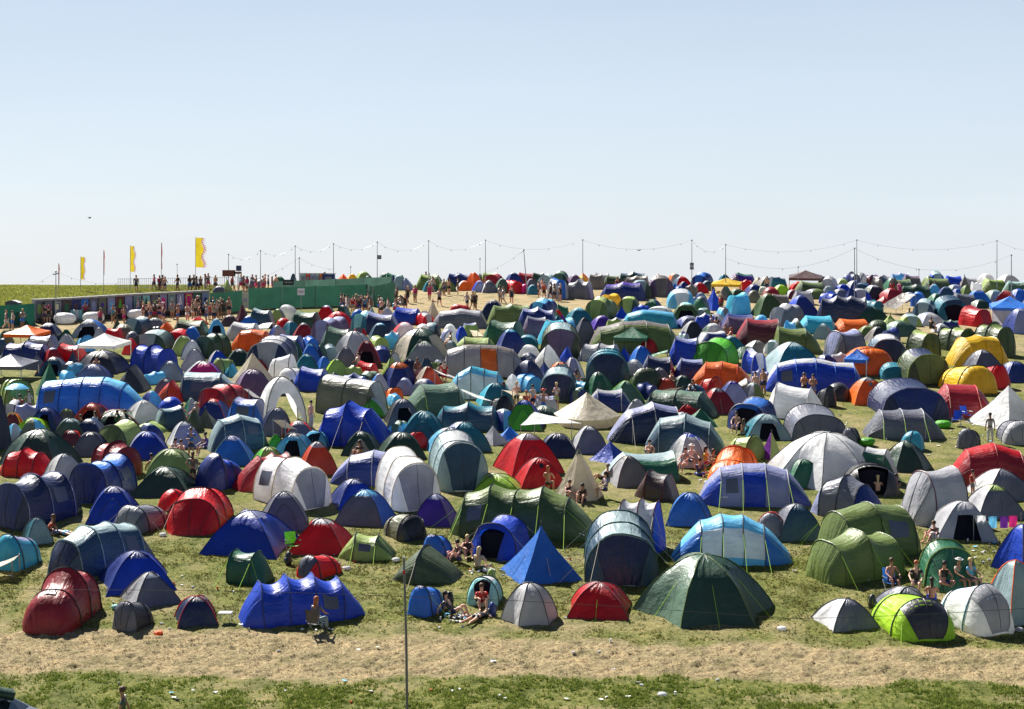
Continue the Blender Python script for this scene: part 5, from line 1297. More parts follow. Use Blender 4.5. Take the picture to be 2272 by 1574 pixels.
P_(1294, 1116, 'knees', -20, 'bikini', 'nv', 'dark', True, 1, label='bikini-clad person sitting right before the cream tipi')
P_(1344, 1106, 'chair', -70, 'lv', 'nv', 'dark', True, 0, label='person in a patterned top at the right foot of the cream tipi')
P_(1338, 1068, 'recline', -60, 'bare', 'bk', 'brown', False, 1, 'kh', label='person in a straw-coloured hat behind the cream tipi')
P_(1440, 1014, 'knees', 10, 'bare', 'gy', 'dark', False, 0, label='dark-haired person sitting behind the green tunnel with a dip')
P_(1521, 1048, 'chair', -40, 'bare', 'wh', 'brown', False, 3, label='person in white shorts, leftmost of the group by the orange tunnel tent')
P_(1534, 1040, 'chair', 30, 'wh', 'nb', 'blond', False, 3, 'wh', label='white-hatted person in the group by the orange tunnel tent')
P_(1552, 1058, 'sit', 160, 'nb', 'bl', 'dark', False, 1, label='person in dark blue sitting low by the orange tunnel tent')
P_(1566, 1046, 'chair', 60, 'yl', 'pk', 'dark', True, 1, label='person in yellow and pink by the orange tunnel tent')
P_(1580, 1036, 'knees', 30, 'ch', 'nv', 'brown', True, 1, label='rightmost sitter of the group by the orange tunnel tent')
P_(428, 1080, 'hips', 170, 'kh', 'bk', 'brown', True, 1, label='long-haired person standing with their back turned by the small dark green dome')
P_(424, 1020, 'phone', 0, 'az', 'nv', 'brown', False, 1, 'bk', label='black-hatted person standing behind the olive dome')
P_(388, 1010, 'knees', 30, 'wh', 'gy', 'dark', False, 1, label='person in white sitting behind the olive dome')
P_(456, 1012, 'chair', -50, 'pu', 'nv', 'dark', False, 1, label='person in purple sitting right of the black-hatted person')
P_(404, 1014, 'sit', -20, 'bare', 'rd', 'brown', False, 3, label='person in red shorts sitting left of the black-hatted person')
P_(346, 1044, 'recline', 60, 'bare', 'wh', 'dark', False, 1, label='person leaning back on the small dark green dome side')
P_(102, 1186, 'recline', -70, 'od', 'gy', 'brown', True, 1, label='red-faced person leaning back in the shade of the navy tunnel')
P_(142, 1188, 'lie', 60, 'lv', 'sk', 'brown', False, 3, label='person in pale blue lying in the shade of the navy tunnel')
P_(800, 1016, 'knees', -30, 'bk', 'bk', 'dark', True, 1, label='dark-haired person in black beside the dark green tent with a cream door')
P_(690, 954, 'stand', 60, 'bare', 'wh', 'dark', False, 3, trousers=True, label='bare-chested person in white trousers standing by the big blue tunnel')
P_(404, 944, 'chair', 170, 'bare', 'gy', 'dark', False, 3, label='bare-backed person sitting above the white and lavender dome')
P_(436, 940, 'chair', -30, 'cm', 'gy', 'brown', False, 1, 'cm', label='person in a cream hat sitting near the blue dome with orange poles')
for k_, (x, y, t_, b_, hr, p_) in enumerate([(30, 918, 'bare', 'nb', 'ginger', 'sit'), (44, 922, 'cr', 'gy', 'dark', 'chair'), (64, 912, 'bare', 'rd', 'brown', 'chair'), (90, 914, 'pk', 'gy', 'brown', 'sit'), (120, 903, 'bare', 'nb', 'dark', 'chair'), (148, 905, 'kh', 'nv', 'dark', 'stand'), (162, 910, 'bare', 'cm', 'blond', 'chair'), (177, 907, 'bare', 'br', 'brown', 'chair'), (194, 902, 'bare', 'lv', 'dark', 'chair'), (208, 906, 'ch', 'ch', 'dark', 'sit'),
    (183, 956, 'ch', 'gy', 'dark', 'knees'), (197, 966, 'wh', 'gy', 'brown', 'knees'), (211, 962, 'sk', 'gy', 'brown', 'chair'), (257, 946, 'gn', 'gy', 'brown', 'knees'), (281, 944, 'bare', 'gy', 'dark', 'knees'),
    (1117, 892, 'ch', 'bk', 'dark', 'chair'), (1146, 908, 'bare', 'ch', 'blond', 'phone'), (1168, 912, 'od', 'gy', 'ginger', 'chair'), (1182, 915, 'wh', 'nv', 'dark', 'stand'), (1206, 925, 'bare', 'az', 'ginger', 'hips'), (1235, 910, 'wh', 'ap', 'blond', 'phone'),
    (1279, 862, 'bare', 'nv', 'dark', 'chair'), (1287, 870, 'bare', 'bk', 'brown', 'sit'), (1322, 848, 'bare', 'rd', 'ginger', 'knees'), (1406, 924, 'bare', 'gy', 'dark', 'knees'), (1464, 872, 'bare', 'rd', 'dark', 'sit'), (1490, 866, 'bare', 'rd', 'dark', 'chair'), (1537, 886, 'wh', 'nv', 'brown', 'chair'),
    (1676, 884, 'bare', 'gy', 'dark', 'stand'), (1694, 876, 'bare', 'nv', 'dark', 'stand'), (1784, 886, 'bare', 'bk', 'dark', 'phone'), (1804, 890, 'bare', 'lv', 'dark', 'phone'), (1634, 962, 'bare', 'az', 'dark', 'chair'), (1648, 966, 'bare', 'wh', 'brown', 'sit'), (1846, 972, 'bare', 'od', 'ginger', 'knees'),
    (926, 850, 'bare', 'cm', 'brown', 'stand'), (986, 858, 'rd', 'rd', 'brown', 'stand'), (978, 846, 'wh', 'nb', 'dark', 'chair'), (795, 822, 'wh', 'gy', 'dark', 'chair'), (764, 808, 'bare', 'gy', 'dark', 'chair'), (214, 832, 'bare', 'wh', 'brown', 'chair'), (186, 744, 'bk', 'nv', 'dark', 'chair'), (206, 746, 'bare', 'wh', 'brown', 'chair'), (1000, 772, 'cm', 'gy', 'brown', 'chair'), (1314, 700, 'od', 'rd', 'ginger', 'chair'),
    (1600, 694, 'rd', 'br', 'blond', 'stand'), (1786, 690, 'wh', 'nv', 'brown', 'chair'), (1578, 732, 'lv', 'gy', 'dark', 'chair'), (1590, 736, 'mr', 'gy', 'dark', 'chair'), (1610, 744, 'bare', 'rd', 'brown', 'sit'), (1632, 738, 'mr', 'nv', 'dark', 'chair'), (1622, 762, 'bare', 'wh', 'ginger', 'chair'), (1660, 766, 'wh', 'pk', 'brown', 'chair'),
    (2066, 738, 'bk', 'bk', 'dark', 'chair'), (2018, 716, 'lv', 'pk', 'brown', 'chair'), (1980, 660, 'rd', 'nv', 'brown', 'stand'), (1996, 662, 'pk', 'pk', 'brown', 'stand'), (2074, 660, 'ch', 'nv', 'dark', 'stand'), (1702, 650, 'bare', 'nv', 'dark', 'stand'), (1370, 652, 'mr', 'nv', 'dark', 'stand'), (1386, 656, 'lg', 'nv', 'dark', 'stand')]):
    P_(x, y, p_, (x * 37) % 360 if p_ not in ('stand', 'phone') else (x * 23) % 80 - 40, t_, b_, hr, k_ % 3 == 0, k_ % 2 + (k_ % 5 == 0), 'rd' if (x, y) == (1206, 925) else ('ch' if x == 1784 else None))
P_(2197, 984, 'stand', 175, 'wh', 'wh', 'dark', False, 2, trousers=True, label='person in a long white robe standing before the white pyramid tipi')
# walkers on the straw path and the crowds
pr_ = random.Random(5)
TOPC = 'bare bare bare bikini wh ch bk lg cr pk nb sk gy cm rd'.split(); BOTC = 'nv bk nb gy az wh cm kh ch pk'.split()
def rnd(px, py, kinds, zone, grp, sc=1.0):
    P_(px, py, pr_.choice(kinds), pr_.uniform(0, 360), pr_.choice(TOPC), pr_.choice(BOTC), pr_.choice(['dark', 'dark', 'brown', 'brown', 'blond', 'ginger']), pr_.random() < .45, pr_.randint(0, 3), 'wh' if pr_.random() < .08 else None, label=None, h=pr_.uniform(.93, 1.05), zone=zone, group=grp)
for x, y, t_, b_ in [(905, 674, 'bk', 'bk'), (921, 672, 'pk', 'cm'), (953, 668, 'pk', 'pk'), (975, 680, 'lg', 'bk'), (899, 692, 'bk', 'ch'), (1036, 688, 'wh', 'nv'), (1054, 688, 'ch', 'bk'), (1049, 686, 'gy', 'bk'), (1110, 672, 'wh', 'gy'), (1117, 676, 'lg', 'wh'), (1135, 674, 'ch', 'nv'), (985, 656, 'lg', 'nb'), (996, 654, 'bare', 'bk'), (1016, 655, 'ch', 'gy'), (960, 650, 'wh', 'gy'), (1195, 662, 'bikini', 'bk'), (1207, 664, 'od', 'bk'), (1222, 664, 'bk', 'bk'), (1230, 668, 'wh', 'nv'), (1243, 668, 'bk', 'ch'), (1203, 655, 'bare', 'nb'), (952, 640, 'lv', 'wh'), (945, 634, 'ch', 'gy')]:
    P_(x, y, 'walk' if (x + y) % 3 else 'stand', (x * 7) % 360, t_, b_, pr_.choice(['dark', 'brown', 'blond']), x % 2 == 0, x % 4, zone='on the open straw path', group='people on the straw path')
for x, y in [(757, 694), (763, 692), (771, 698), (783, 696), (790, 692), (797, 699), (803, 694), (810, 697), (816, 693), (822, 700), (841, 696), (846, 704), (861, 702), (875, 688), (888, 676), (880, 674), (893, 678)]:
    rnd(x, y, ['stand', 'stand', 'hips', 'phone'] if x < 870 else ['knees', 'stand'], 'by the end of the green fence', 'people by the green fence')
for i in range(46):
    x = [14, 28, 50, 66, 80, 86, 96, 101, 108, 112, 190, 222][i] if i < 12 else pr_.uniform(248, 486)
    y = [732, 735, 730, 716, 715, 712, 716, 718, 719, 712, 714, 728][i] if i < 12 else 700 + pr_.uniform(0, 24) - (x - 248) * .02
    rnd(x, y, ['stand', 'stand', 'hips', 'phone', 'walk'], 'by the toilets', 'people queuing at the toilets')
for x, y in [(490, 704), (508, 703), (496, 706)]: rnd(x, y, ['stand'], 'right of the toilets', 'people queuing at the toilets')
for x in [302, 342, 354, 361, 366, 394, 421, 430, 436, 445, 455, 462, 478, 515, 535, 541, 548, 583, 588, 595, 604, 612, 560, 568]:
    rnd(x, 642 + (x * 13) % 7, ['stand', 'walk'], 'beyond the toilets on the skyline', 'people on the skyline')
def near_desc(px, py):
    b = sorted(TS[:NT], key=lambda t: math.hypot((t['x0'] + t['x1']) / 2 - px, (t['yb'] - py) * 1.3) - (t['x1'] - t['x0']) * .2)
    return b
ORD = ['leftmost', 'second from left', 'third from left', 'fourth from left', 'fifth from left', 'sixth from left', 'seventh from left', 'eighth from left']
hairw = lambda p: ('long ' if p['long'] else '') + p['hair'] + '-haired ' if not p['hat'] else 'hatted '
labs = Counter()
for p in PEOPLE:
    if p['lab']: continue
    if p['zone']: p['c'] = hairw(p) + p['lk'] + ' ' + p['zone']
    else: p['c'] = hairw(p) + p['lk'] + ' by the ' + desc(near_desc(p['px'], p['py'])[0])
    labs[p['c']] += 1
for p in PEOPLE:
    if p['lab']: continue
    if labs[p['c']] == 1: p['lab'] = p['c']
    else:
        same = sorted([q for q in PEOPLE if q.get('c') == p['c']], key=lambda q: q['px']); p['lab'] = ORD[same.index(p)] + ' ' + p['c']
for p in PEOPLE:
    L_ = p['lab'].split(); 
    tag(p['r'], ' '.join(L_[:16]), 'person', p['group'] or 'people sitting and standing among the tents')
print('people', len(PEOPLE), len({p['lab'] for p in PEOPLE}))
# ---------------------------------------------------------------- toilets, fences, poles, flags and small things
def gp(px, py, dz=0.0):
    p = gpt(px, py); p.z = gzf(p.x, p.y) + dz; return p
M_cab = mat('cubicle_panel', (.22, .22, .27), .5); M_trim = mat('cubicle_trim', (.36, .35, .33), .6); M_step = mat('step_metal', (.05, .05, .055), .5)
PNT = {}
def paint(k):
    if k not in PNT: PNT[k] = mat('paint_' + PAL[k][0].replace(' ', '_'), PAL[k][1], .5)
    return PNT[k]
A0, B0 = gp(78, 717), gp(466, 694)
CUB = [('gy', 'ap', 'oval', 'grey toilet cubicle with a round apple green mural, at the left end'), ('gy', 'pk', 'oval', 'grey toilet cubicle with a round pink mural'), ('gy', 'lg', 'frame', 'grey toilet cubicle with a white framed door'), ('br', 'gn', 'oval', 'brown toilet cubicle with a green face mural'),
 ('nb', 'br', 'oval', 'dark blue toilet cubicle with a small brown figure'), ('az', 'lv', 'sq', 'bright blue toilet cubicle with a pale square'), ('gy', 'lv', 'oval', 'grey toilet cubicle with a lavender vase shape'), ('kh', 'pu', 'sq', 'khaki toilet cubicle with a purple patch'), ('lv', 'sk', 'sq', 'plain lavender grey toilet cubicle with a tiny pale mark'),
 ('mr', 'bg', 'tri', 'dark red toilet cubicle with a bright green tree shape'), ('lv', 'lv', '', 'plain lavender toilet cubicle without a mural'), ('ps', 'tl', 'frame', 'pale green toilet cubicle with a teal top mark'), ('tq', 'gn', 'tri', 'aqua toilet cubicle with green zigzag shapes'), ('gy', 'ap', 'sq', 'grey toilet cubicle with a yellow-green patch'),
 ('lv', 'pk', 'oval', 'toilet cubicle with a tall pink oval mural'), ('ps', 'gn', 'frame', 'white-green toilet cubicle with two green marks'), ('lv', 'wh', 'tri', 'pale lavender toilet cubicle with a white triangle'), ('pk', 'li', 'frame', 'magenta toilet cubicle with a lime squiggle'), ('gn', 'pk', 'oval', 'green toilet cubicle with a pink blob'), ('lv', 'nb', 'sq', 'lavender toilet cubicle at the right end, beside the green fence')]
N = len(CUB); dirv = (B0 - A0); wl = dirv.length / N; ang = math.atan2(dirv.y, dirv.x)
for i, (bc, mc, sh, lb) in enumerate(CUB):
    base = A0.lerp(B0, (i + .5) / N); base.z = gzf(base.x, base.y); r = empty('toilet_cubicle', base, Matrix.Rotation(ang, 4, 'Z')); tag(r, lb, 'toilet', 'painted toilet cubicles in a row')
    b = MB(); b.box((0, .9, 1.25), (wl - .10, 1.5, 1.7), M_cab); b.build('body', r, False)
    b = MB(); b.box((0, .122, 1.22), (wl - .16, .05, 1.50), paint(bc)); b.build('door', r, False)
    b = MB(); b.box((0, .8, 2.14), (wl - .01, 1.9, .07), M_trim); b.box((0, -.1, 2.06), (wl - .01, .05, .10), M_trim); b.build('roof', r, False)
    b = MB(); 
    for q in range(3): b.box((0, -.25 - .2 * q, .36 - .12 * q), (wl - .05, .22, .03), M_step)
    b.box((0, .6, .19), (wl - .05, 1.2, .36), M_step); b.build('steps', r, False)
    if sh:
        b = MB(); m_ = paint(mc)
        if sh == 'oval': b.poly([(.20 * math.cos(q * math.pi / 9), .09, 1.25 + .46 * math.sin(q * math.pi / 9)) for q in range(18)], m_)
        elif sh == 'sq': b.poly([(-.13, .09, 1.15), (.13, .09, 1.15), (.13, .09, 1.5), (-.13, .09, 1.5)], m_)
        elif sh == 'tri': b.poly([(-.2, .09, .95), (.2, .09, .95), (0, .09, 1.75)], m_); b.poly([(-.12, .085, 1.45), (.12, .085, 1.45), (0, .085, 1.85)], m_)
        else:
            for z in (.62, 1.8): b.box((0, .09, z), (.46, .01, .10), m_)
            for x in (-.22, .22): b.box((x, .09, 1.2), (.04, .012, 1.1), m_)
        b.build('mural', r, False)
    if i % 3 == 1:
        b = MB(); b.tube([(-.3, -.62, 0), (-.3, -.62, .95), (-.3, .02, 1.2)], .02, M_steel, 5); b.build('handrail', r)
# portable toilet on the left
p = gp(25, 720); r = empty('portable_toilet', p); tag(r, 'dark portable toilet with a pale domed roof at the left edge', 'toilet')
mg = mat('toilet_plastic', (.09, .09, .12), .4); b = MB(); b.box((0, .6, 1.0), (1.15, 1.1, 1.9), mg); b.build('body', r, False)
b = MB(); b.box((0, .03, .98), (.72, .04, 1.7), mat('toilet_door', (.14, .14, .18), .4)); b.build('door', r, False)
b = MB(); b.box((0, .0, 1.45), (.28, .02, .2), M_white); b.build('sign_plate', r, False)
b = MB(); b.grid([[Vector((-.66 + 1.32 * i / 8, -.02 + 1.24 * j / 4, 1.95 + .22 * math.sin(math.pi * i / 8))) for j in range(5)] for i in range(9)], mat('toilet_roof', (.62, .62, .62), .4)); b.grid([[Vector((-.66 + 1.32 * i / 8, -.02, z * (.22 * math.sin(math.pi * i / 8)) + 1.95)) for z in (0, 1)] for i in range(9)], mg); b.build('roof', r)
# green cloth fences
M_gf = cloth('fence_scrim_green', (.03, .12, .08), .2, .8, .4); M_gf2 = cloth('fence_scrim_grey_green', (.07, .15, .12), .3, .8, .4)
def fence(pts, h, m_, label, step=3.4):
    P = [gp(x, y) for x, y in pts]; r = empty('scrim_fence', P[0]); tag(r, label, 'fence', None); k = 0
    for a_, b_ in zip(P[:-1], P[1:]):
        n = max(1, round((b_ - a_).length / step))
        for i in range(n):
            p = a_.lerp(b_, i / n); q = a_.lerp(b_, (i + 1) / n); b = MB(); rows = []
            nn = Vector((-(q - p).y, (q - p).x, 0)).normalized()
            for u in range(9):
                c = p.lerp(q, u / 8); rows.append([c - P[0] + nn * (.06 * math.sin(u * 1.1 + k) * math.sin(v * 1.3 + 1)) + Vector((0, 0, gzf(c.x, c.y) - c.z + h * v / 4 - (.04 * math.sin(math.pi * u / 8) if v == 4 else 0))) for v in range(5)])
            b.grid(rows, m_, uv=lambda i, j: (i * .3, j * .6)); b.build('panel', r); k += 1
        for i in range(n + 1):
            c = a_.lerp(b_, i / n); b = MB(); o_ = c - P[0] + Vector((0, -.05, gzf(c.x, c.y) - c.z)); b.tube([o_, o_ + Vector((0, 0, h + .06))], .035, M_steel, 5); b.build('post', r)
    return r
fence([(466, 697), (538, 690)], 2.0, M_gf, 'short green scrim fence between the toilets and the cream board')
fence([(551, 686), (700, 681), (813, 677), (828, 682), (876, 670)], 2.05, M_gf, 'long green scrim fence running right from the cream board')
fence([(606, 668), (745, 663), (870, 656)], 2.0, M_gf2, 'grey-green scrim fence behind the long green fence', 4)
fence([(-30, 727), (78, 720)], 1.9, cloth('fence_scrim_dark', (.01, .09, .06), .2, .8, .4), 'dark green scrim fence at the left edge behind the portable toilet')
def sign(px, py, top, wpx, hpx, col, label, name='sign', pole=.03, marks=None, two=False):
    p = gp(px, py); s_ = scl(p.y); h = (py - top) / s_; w_, hh = wpx / s_, hpx / s_; r = empty(name, p); tag(r, label, 'sign')
    for x in ((-w_ * .35, w_ * .35) if two else (0,)):
        b = MB(); b.tube([(x, 0, 0), (x, 0, h)], pole, M_steel, 6); b.build('post', r)
    b = MB(); b.box((0, -.06, h - hh / 2), (w_, .04, hh), mat('sign_board', col, .5)); b.build('board', r, False)
    if marks:
        b = MB()
        for i in range(marks[0]): b.box((0 - w_ * .36 + w_ * .72 * (i + .5) / marks[0], -.085, h - hh / 2), (w_ * .72 / marks[0] * .6, .01, hh * .28 * (.7 + .3 * ((i * 7) % 3) / 2)), mat('sign_mark', marks[1], .6))
        b.build('lettering', r, False)
sign(668, 694, 640, 16, 15, (.62, .62, .68), 'small white notice on a tall post before the green fence', marks=(5, (.12, .12, .15)))
sign(640, 672, 621, 24, 12, (.02, .02, .025), 'black board with pale lettering above the green fence', marks=(8, (.35, .35, .38)))
sign(544, 690, 648, 14, 36, (.55, .55, .42), 'cream board filling the gap in the green fence', marks=(3, (.3, .32, .5)))
sign(508, 660, 600, 29, 14, (.16, .05, .035), 'dark red-brown board on the skyline', two=True)
sign(530, 658, 590, 12, 12, (.04, .06, .14), 'dark blue square board on the skyline')
sign(528, 660, 603.5, 17, 5, (.14, .07, .05), 'narrow brown board under the dark blue square board')
sign(127, 738, 676, 7, 12, (.62, .58, .40), 'cream notice on the lighting pole before the toilets', pole=.02)
# booths above the fence
BO = [(672, 'ps', 14, 'pale grey-green booth, leftmost in the row above the fence'), (683, 'od', 10, 'narrow orange-red booth in the row above the fence'), (694, 'lv', 12, 'lavender booth in the row above the fence'), (704, 'ps', 8, 'narrow pale booth in the middle of the row above the fence'), (712, 'or', 6, 'thin orange booth left of the dark blue cabin'), (729, 'nb', 26, 'wide dark blue cabin at the right end of the row above the fence')]
for x, c_, w_, lb in BO:
    p = gp(x, 652); s_ = scl(p.y); r = empty('booth', p); tag(r, lb, 'booth', 'booths in the row above the fence'); W = w_ / s_ * .96
    b = MB(); b.box((0, .5, 1.05), (W, 1.0, 2.05), paint(c_)); b.build('body', r, False)
    b = MB(); b.box((0, .5, 2.13), (W + .1, 1.15, .08), M_trim); b.build('roof', r, False)
    b = MB(); b.box((0, -.03, .95), (W * .6, .04, 1.7), M_cab); b.build('door', r, False)
# crowd barrier along the skyline
a_, b_ = gp(262, 645), gp(560, 643)
r = empty('crowd_barrier', a_); tag(r, 'long steel bar fence on the skyline above the toilets', 'fence'); d = b_ - a_; n = 62; b = MB()
for i in range(n + 1):
    c = d * (i / n); z = gzf(a_.x + c.x, a_.y + c.y) - a_.z; b.tube([(c.x, c.y, z), (c.x, c.y, z + 1.35)], .02, M_steel, 4, cap=False)
b.build('bars', r)
for zz in (.35, 1.3):
    b = MB(); b.tube([d * (i / 12) + Vector((0, 0, gzf(a_.x + d.x * i / 12, a_.y + d.y * i / 12) - a_.z + zz)) for i in range(13)], .022, M_steel, 4); b.build('rail', r)
# flags
M_flag = cloth('flag_yellow', (.72, .55, .03), .4, .8, .6); M_red = cloth('flag_red', (.35, .03, .02), .4, .8, .6)
def flag(px, base, top, bot, wpx, wide, label):
    p = gp(px, base); s_ = scl(p.y); H = (base - top) / s_; hb = (base - bot) / s_; W = wpx / s_; r = empty('feather_flag', p); tag(r, label, 'flag', 'feather flags on the skyline')
    b = MB(); b.tube([(0, 0, 0), (0, 0, H + .1)], .035, M_steel, 5, .02); b.build('pole', r)
    b = MB(); n = 14; ry = .35 if wide else .9; rows = []
    for i in range(n + 1):
        z = lerp(hb, H, i / n); a2 = .25 * math.sin(i * .8 + px) ; w_ = W * (1 if wide else 1) * (1 + .18 * math.sin(i * .9 + px))
        rows.append([Vector((w_ * j / 3 * (1 if wide else .3), w_ * (j / 3) * ry * .3 + .06 * math.sin(j + i * .5), z)) for j in range(4)])
    b.grid(rows, M_flag if wide else M_red, uv=lambda i, j: (i * .3, j * .3)); b.build('banner', r)
    b = MB()
    for i in range(n * 2):
        q = rows[i // 2][3]; q2 = Vector(q); zz = q.z + (H - hb) / n * .5 * (i % 2); L_ = W * (.35 + .3 * abs(math.sin(i * 1.7)))
        b.poly([(q2.x, q2.y, zz), (q2.x, q2.y, zz + (H - hb) / n * .42), (q2.x + L_ * (1 if wide else .45), q2.y, zz - .08)], M_red)
    b.build('streamers', r, False)
flag(179, 646, 570, 620, 7, True, 'small yellow feather flag with red streamers, leftmost yellow one')
flag(289, 648, 546, 603, 8, True, 'middle yellow feather flag with red streamers')
flag(434, 650, 528, 594, 15, True, 'widest yellow feather flag with a fringe of red streamers')
flag(230, 647, 556, 610, 4, False, 'wavy dark red feather flag seen edge on, between two yellow flags')
flag(358, 650, 540, 598, 4, False, 'straight dark red feather flag seen edge on, left of the widest yellow flag')
flag(130, 645, 585, 631, 4, False, 'dark feather flag seen edge on, at the far left of the flags')
# festoon poles and strings
POLES = [(507, 565, 'leftmost thin festoon pole on the skyline'), (578, 557, 'thin festoon pole right of the skyline boards'), (655, 547, 'thin festoon pole behind the short dark pole'), (740, 541, 'festoon pole at the right end of the booths'), (837, 537, 'festoon pole carrying a loudspeaker, above the green fence end'), (951, 534, 'festoon pole above the left end of the far tents'), (1077, 533, 'festoon pole over the far red tunnel tents, left side'), (1293, 532, 'festoon pole behind the far grey tunnel tents'), (1535, 534, 'festoon pole carrying two loudspeakers'), (1610, 544, 'festoon pole behind the small yellow gazebo'), (1901, 532, 'tallest festoon pole of the close pair, upper right'), (2212, 534, 'tall festoon pole near the right edge')]
PT = []
def pole(x, top, base, label, r0=.05, lean=0.0, grp='festoon lighting poles across the field'):
    p = gp(x, base); s_ = scl(p.y); H = (base - top) / s_; r = empty('lighting_pole', p); tag(r, label, 'pole', grp)
    b = MB(); b.tube([(lean * 1.0, 0, 0), (lean * .5, 0, H * .5), (0, 0, H)], r0, M_steel, 6, r0 * .6); b.build('mast', r)
    b = MB(); b.blob((0, 0, H), .09, M_steel, 6, 4); b.build('hook', r)
    return p + Vector((0, 0, H)), r, s_
for x, t_, lb in POLES: q, r, s_ = pole(x, t_, 650, lb); PT.append(q); 
def wire(a_, b_, sag, label, nb_=4, rr_=.008, grp='festoon strings between the poles'):
    n = 20; r = empty('festoon_string', a_); tag(r, label, 'light string', grp); d = b_ - a_
    pts = [d * (i / n) - Vector((0, 0, sag * 4 * (i / n) * (1 - i / n))) for i in range(n + 1)]
    b = MB(); b.tube(pts, rr_, M_pole, 3); b.build('cable', r)
    for k in range(nb_):
        c = pts[int((k + .7) / nb_ * n)]; o = MB(); o.blob(c - Vector((0, 0, .10)), (.045, .045, .055), M_pole, 6, 4); o.build('bulb', r)
for i in range(len(PT) - 1):
    wire(PT[i], PT[i + 1], 1.0 if i > 3 else .7, 'string of bulbs hanging from the ' + POLES[i][2].replace('thin ', '').replace(' on the skyline', ''))
q0, r, s_ = pole(664, 573, 650, 'short dark pole with wires in front of the booths', .06)
wire(q0, gp(560, 640) + Vector((0, 0, 1)), .3, 'wire running down left from the short dark pole', 2); wire(q0, gp(742, 640, 2.2), .3, 'wire running down right from the short dark pole', 2)
ql, r, s_ = pole(1162, 555, 655, 'leaning festoon pole over the far crimson tunnel tent', .06, .38); b = MB(); b.tube([(0, 0, (655 - 555) / s_), (-.35, 0, (655 - 555) / s_ - .3)], .05, M_steel, 5); b.build('bracket', r)
wire(ql, gp(1058, 640, 1.6), .4, 'string running down left from the leaning pole', 3)
q1, r, s_ = pole(1896, 552, 705, 'shorter nearer pole of the close pair, upper right', .055); q2, r, s_ = pole(2244, 566, 712, 'nearer festoon pole beside the bright blue gazebo', .055)
wire(q1, q2, 1.7, 'low string between the two nearer poles at right', 4); wire(PT[-1], PT[-1] + Vector((6, 2, -.9)), .5, 'string leaving the photo from the tall pole near the right edge', 2)
wire(q1, at(1612, 574, q1.y + 8), 1.4, 'low string running left from the shorter nearer pole', 3)
q3, r, s_ = pole(124, 604, 738, 'pole with a small bracket and a cream notice before the toilets', .055); b = MB(); b.tube([(-.25, 0, 5.0), (.25, 0, 5.1)], .05, M_steel, 5); b.build('bracket', r)
wire(q3, at(2, 640, 178), .7, 'wire running left from the pole before the toilets', 3); wire(q3, at(270, 627, 176), .5, 'wire running right from the pole before the toilets', 3)
for px, top, h_, nn, lb in [(842, 566, 10, 1, 'single dark loudspeaker on the festoon pole above the green fence'), (1535, 583, 16, 2, 'pair of dark loudspeakers on a festoon pole, centre right')]:
    p = at(px, top, gp(px, 650).y - .3); s_ = scl(p.y); r = empty('loudspeaker', p); tag(r, lb, 'loudspeaker')
    for k in range(nn):
        b = MB(); b.box((0, 0, -(k + .5) * h_ / nn / s_), (8 / s_, .35, h_ / nn / s_ * .9), M_pole); b.build('cabinet', r, False); b = MB(); b.box((0, -.185, -(k + .5) * h_ / nn / s_), (6 / s_, .02, h_ / nn / s_ * .7), M_cab); b.build('grille', r, False)
for x, t_, lb in [(1065, 572, 'short distant pole left of the festoon pole over the far tents'), (393, 585, 'thin distant pole right of the straight dark red flag'), (778, 590, 'short distant pole above the booths'), (2039, 596, 'short distant pole on the skyline at right'), (1771, 590, 'very short distant pole over the brown gazebo')]: pole(x, t_, 640, lb, .035)
# foreground pole and sagging wire
yb_ = 1700; p = gp(903, yb_); s_ = scl(p.y); H = (yb_ - 1238) / s_
r = empty('fence_pole', p); tag(r, 'thin grey metal pole standing in the foreground left of centre', 'pole'); b = MB(); b.tube([(.02, 0, 0), (-.02, 0, H * .6), (-.09, 0, H)], .042, mat('foreground_steel', (.16, .165, .19), .4, .5, .5), 8, .032); b.build('mast', r)
b = MB(); b.tube([(-.09, 0, H - .03), (-.09, 0, H + .02)], .05, M_steel, 8); b.build('cap', r)
b = MB(); b.box((-.08, -.04, H - .42), (.06, .02, .10), paint('rd')); b.build('reflector', r, False)
Yw = p.y; W_ = [at(-60, 1306, Yw), at(180, 1309, Yw), at(380, 1310, Yw), at(640, 1315, Yw), at(899, 1324, Yw), at(1160, 1334, Yw), at(1420, 1349, Yw), at(1600, 1362, Yw), at(1750, 1373, Yw), at(1900, 1370, Yw), at(2060, 1363, Yw), at(2350, 1346, Yw)]
r = empty('overhead_wire', W_[0]); tag(r, 'thin dark wire sagging across the front rows of tents', 'wire'); b = MB(); b.tube([q - W_[0] for q in W_], .007, M_pole, 4); b.build('cable', r)
for x in (281, 1418): b = MB(); q = at(x, 1310 if x < 900 else 1349, Yw) - W_[0]; b.tube([q, q - Vector((0, 0, .12))], .012, M_pole, 4); b.build('clip', r)
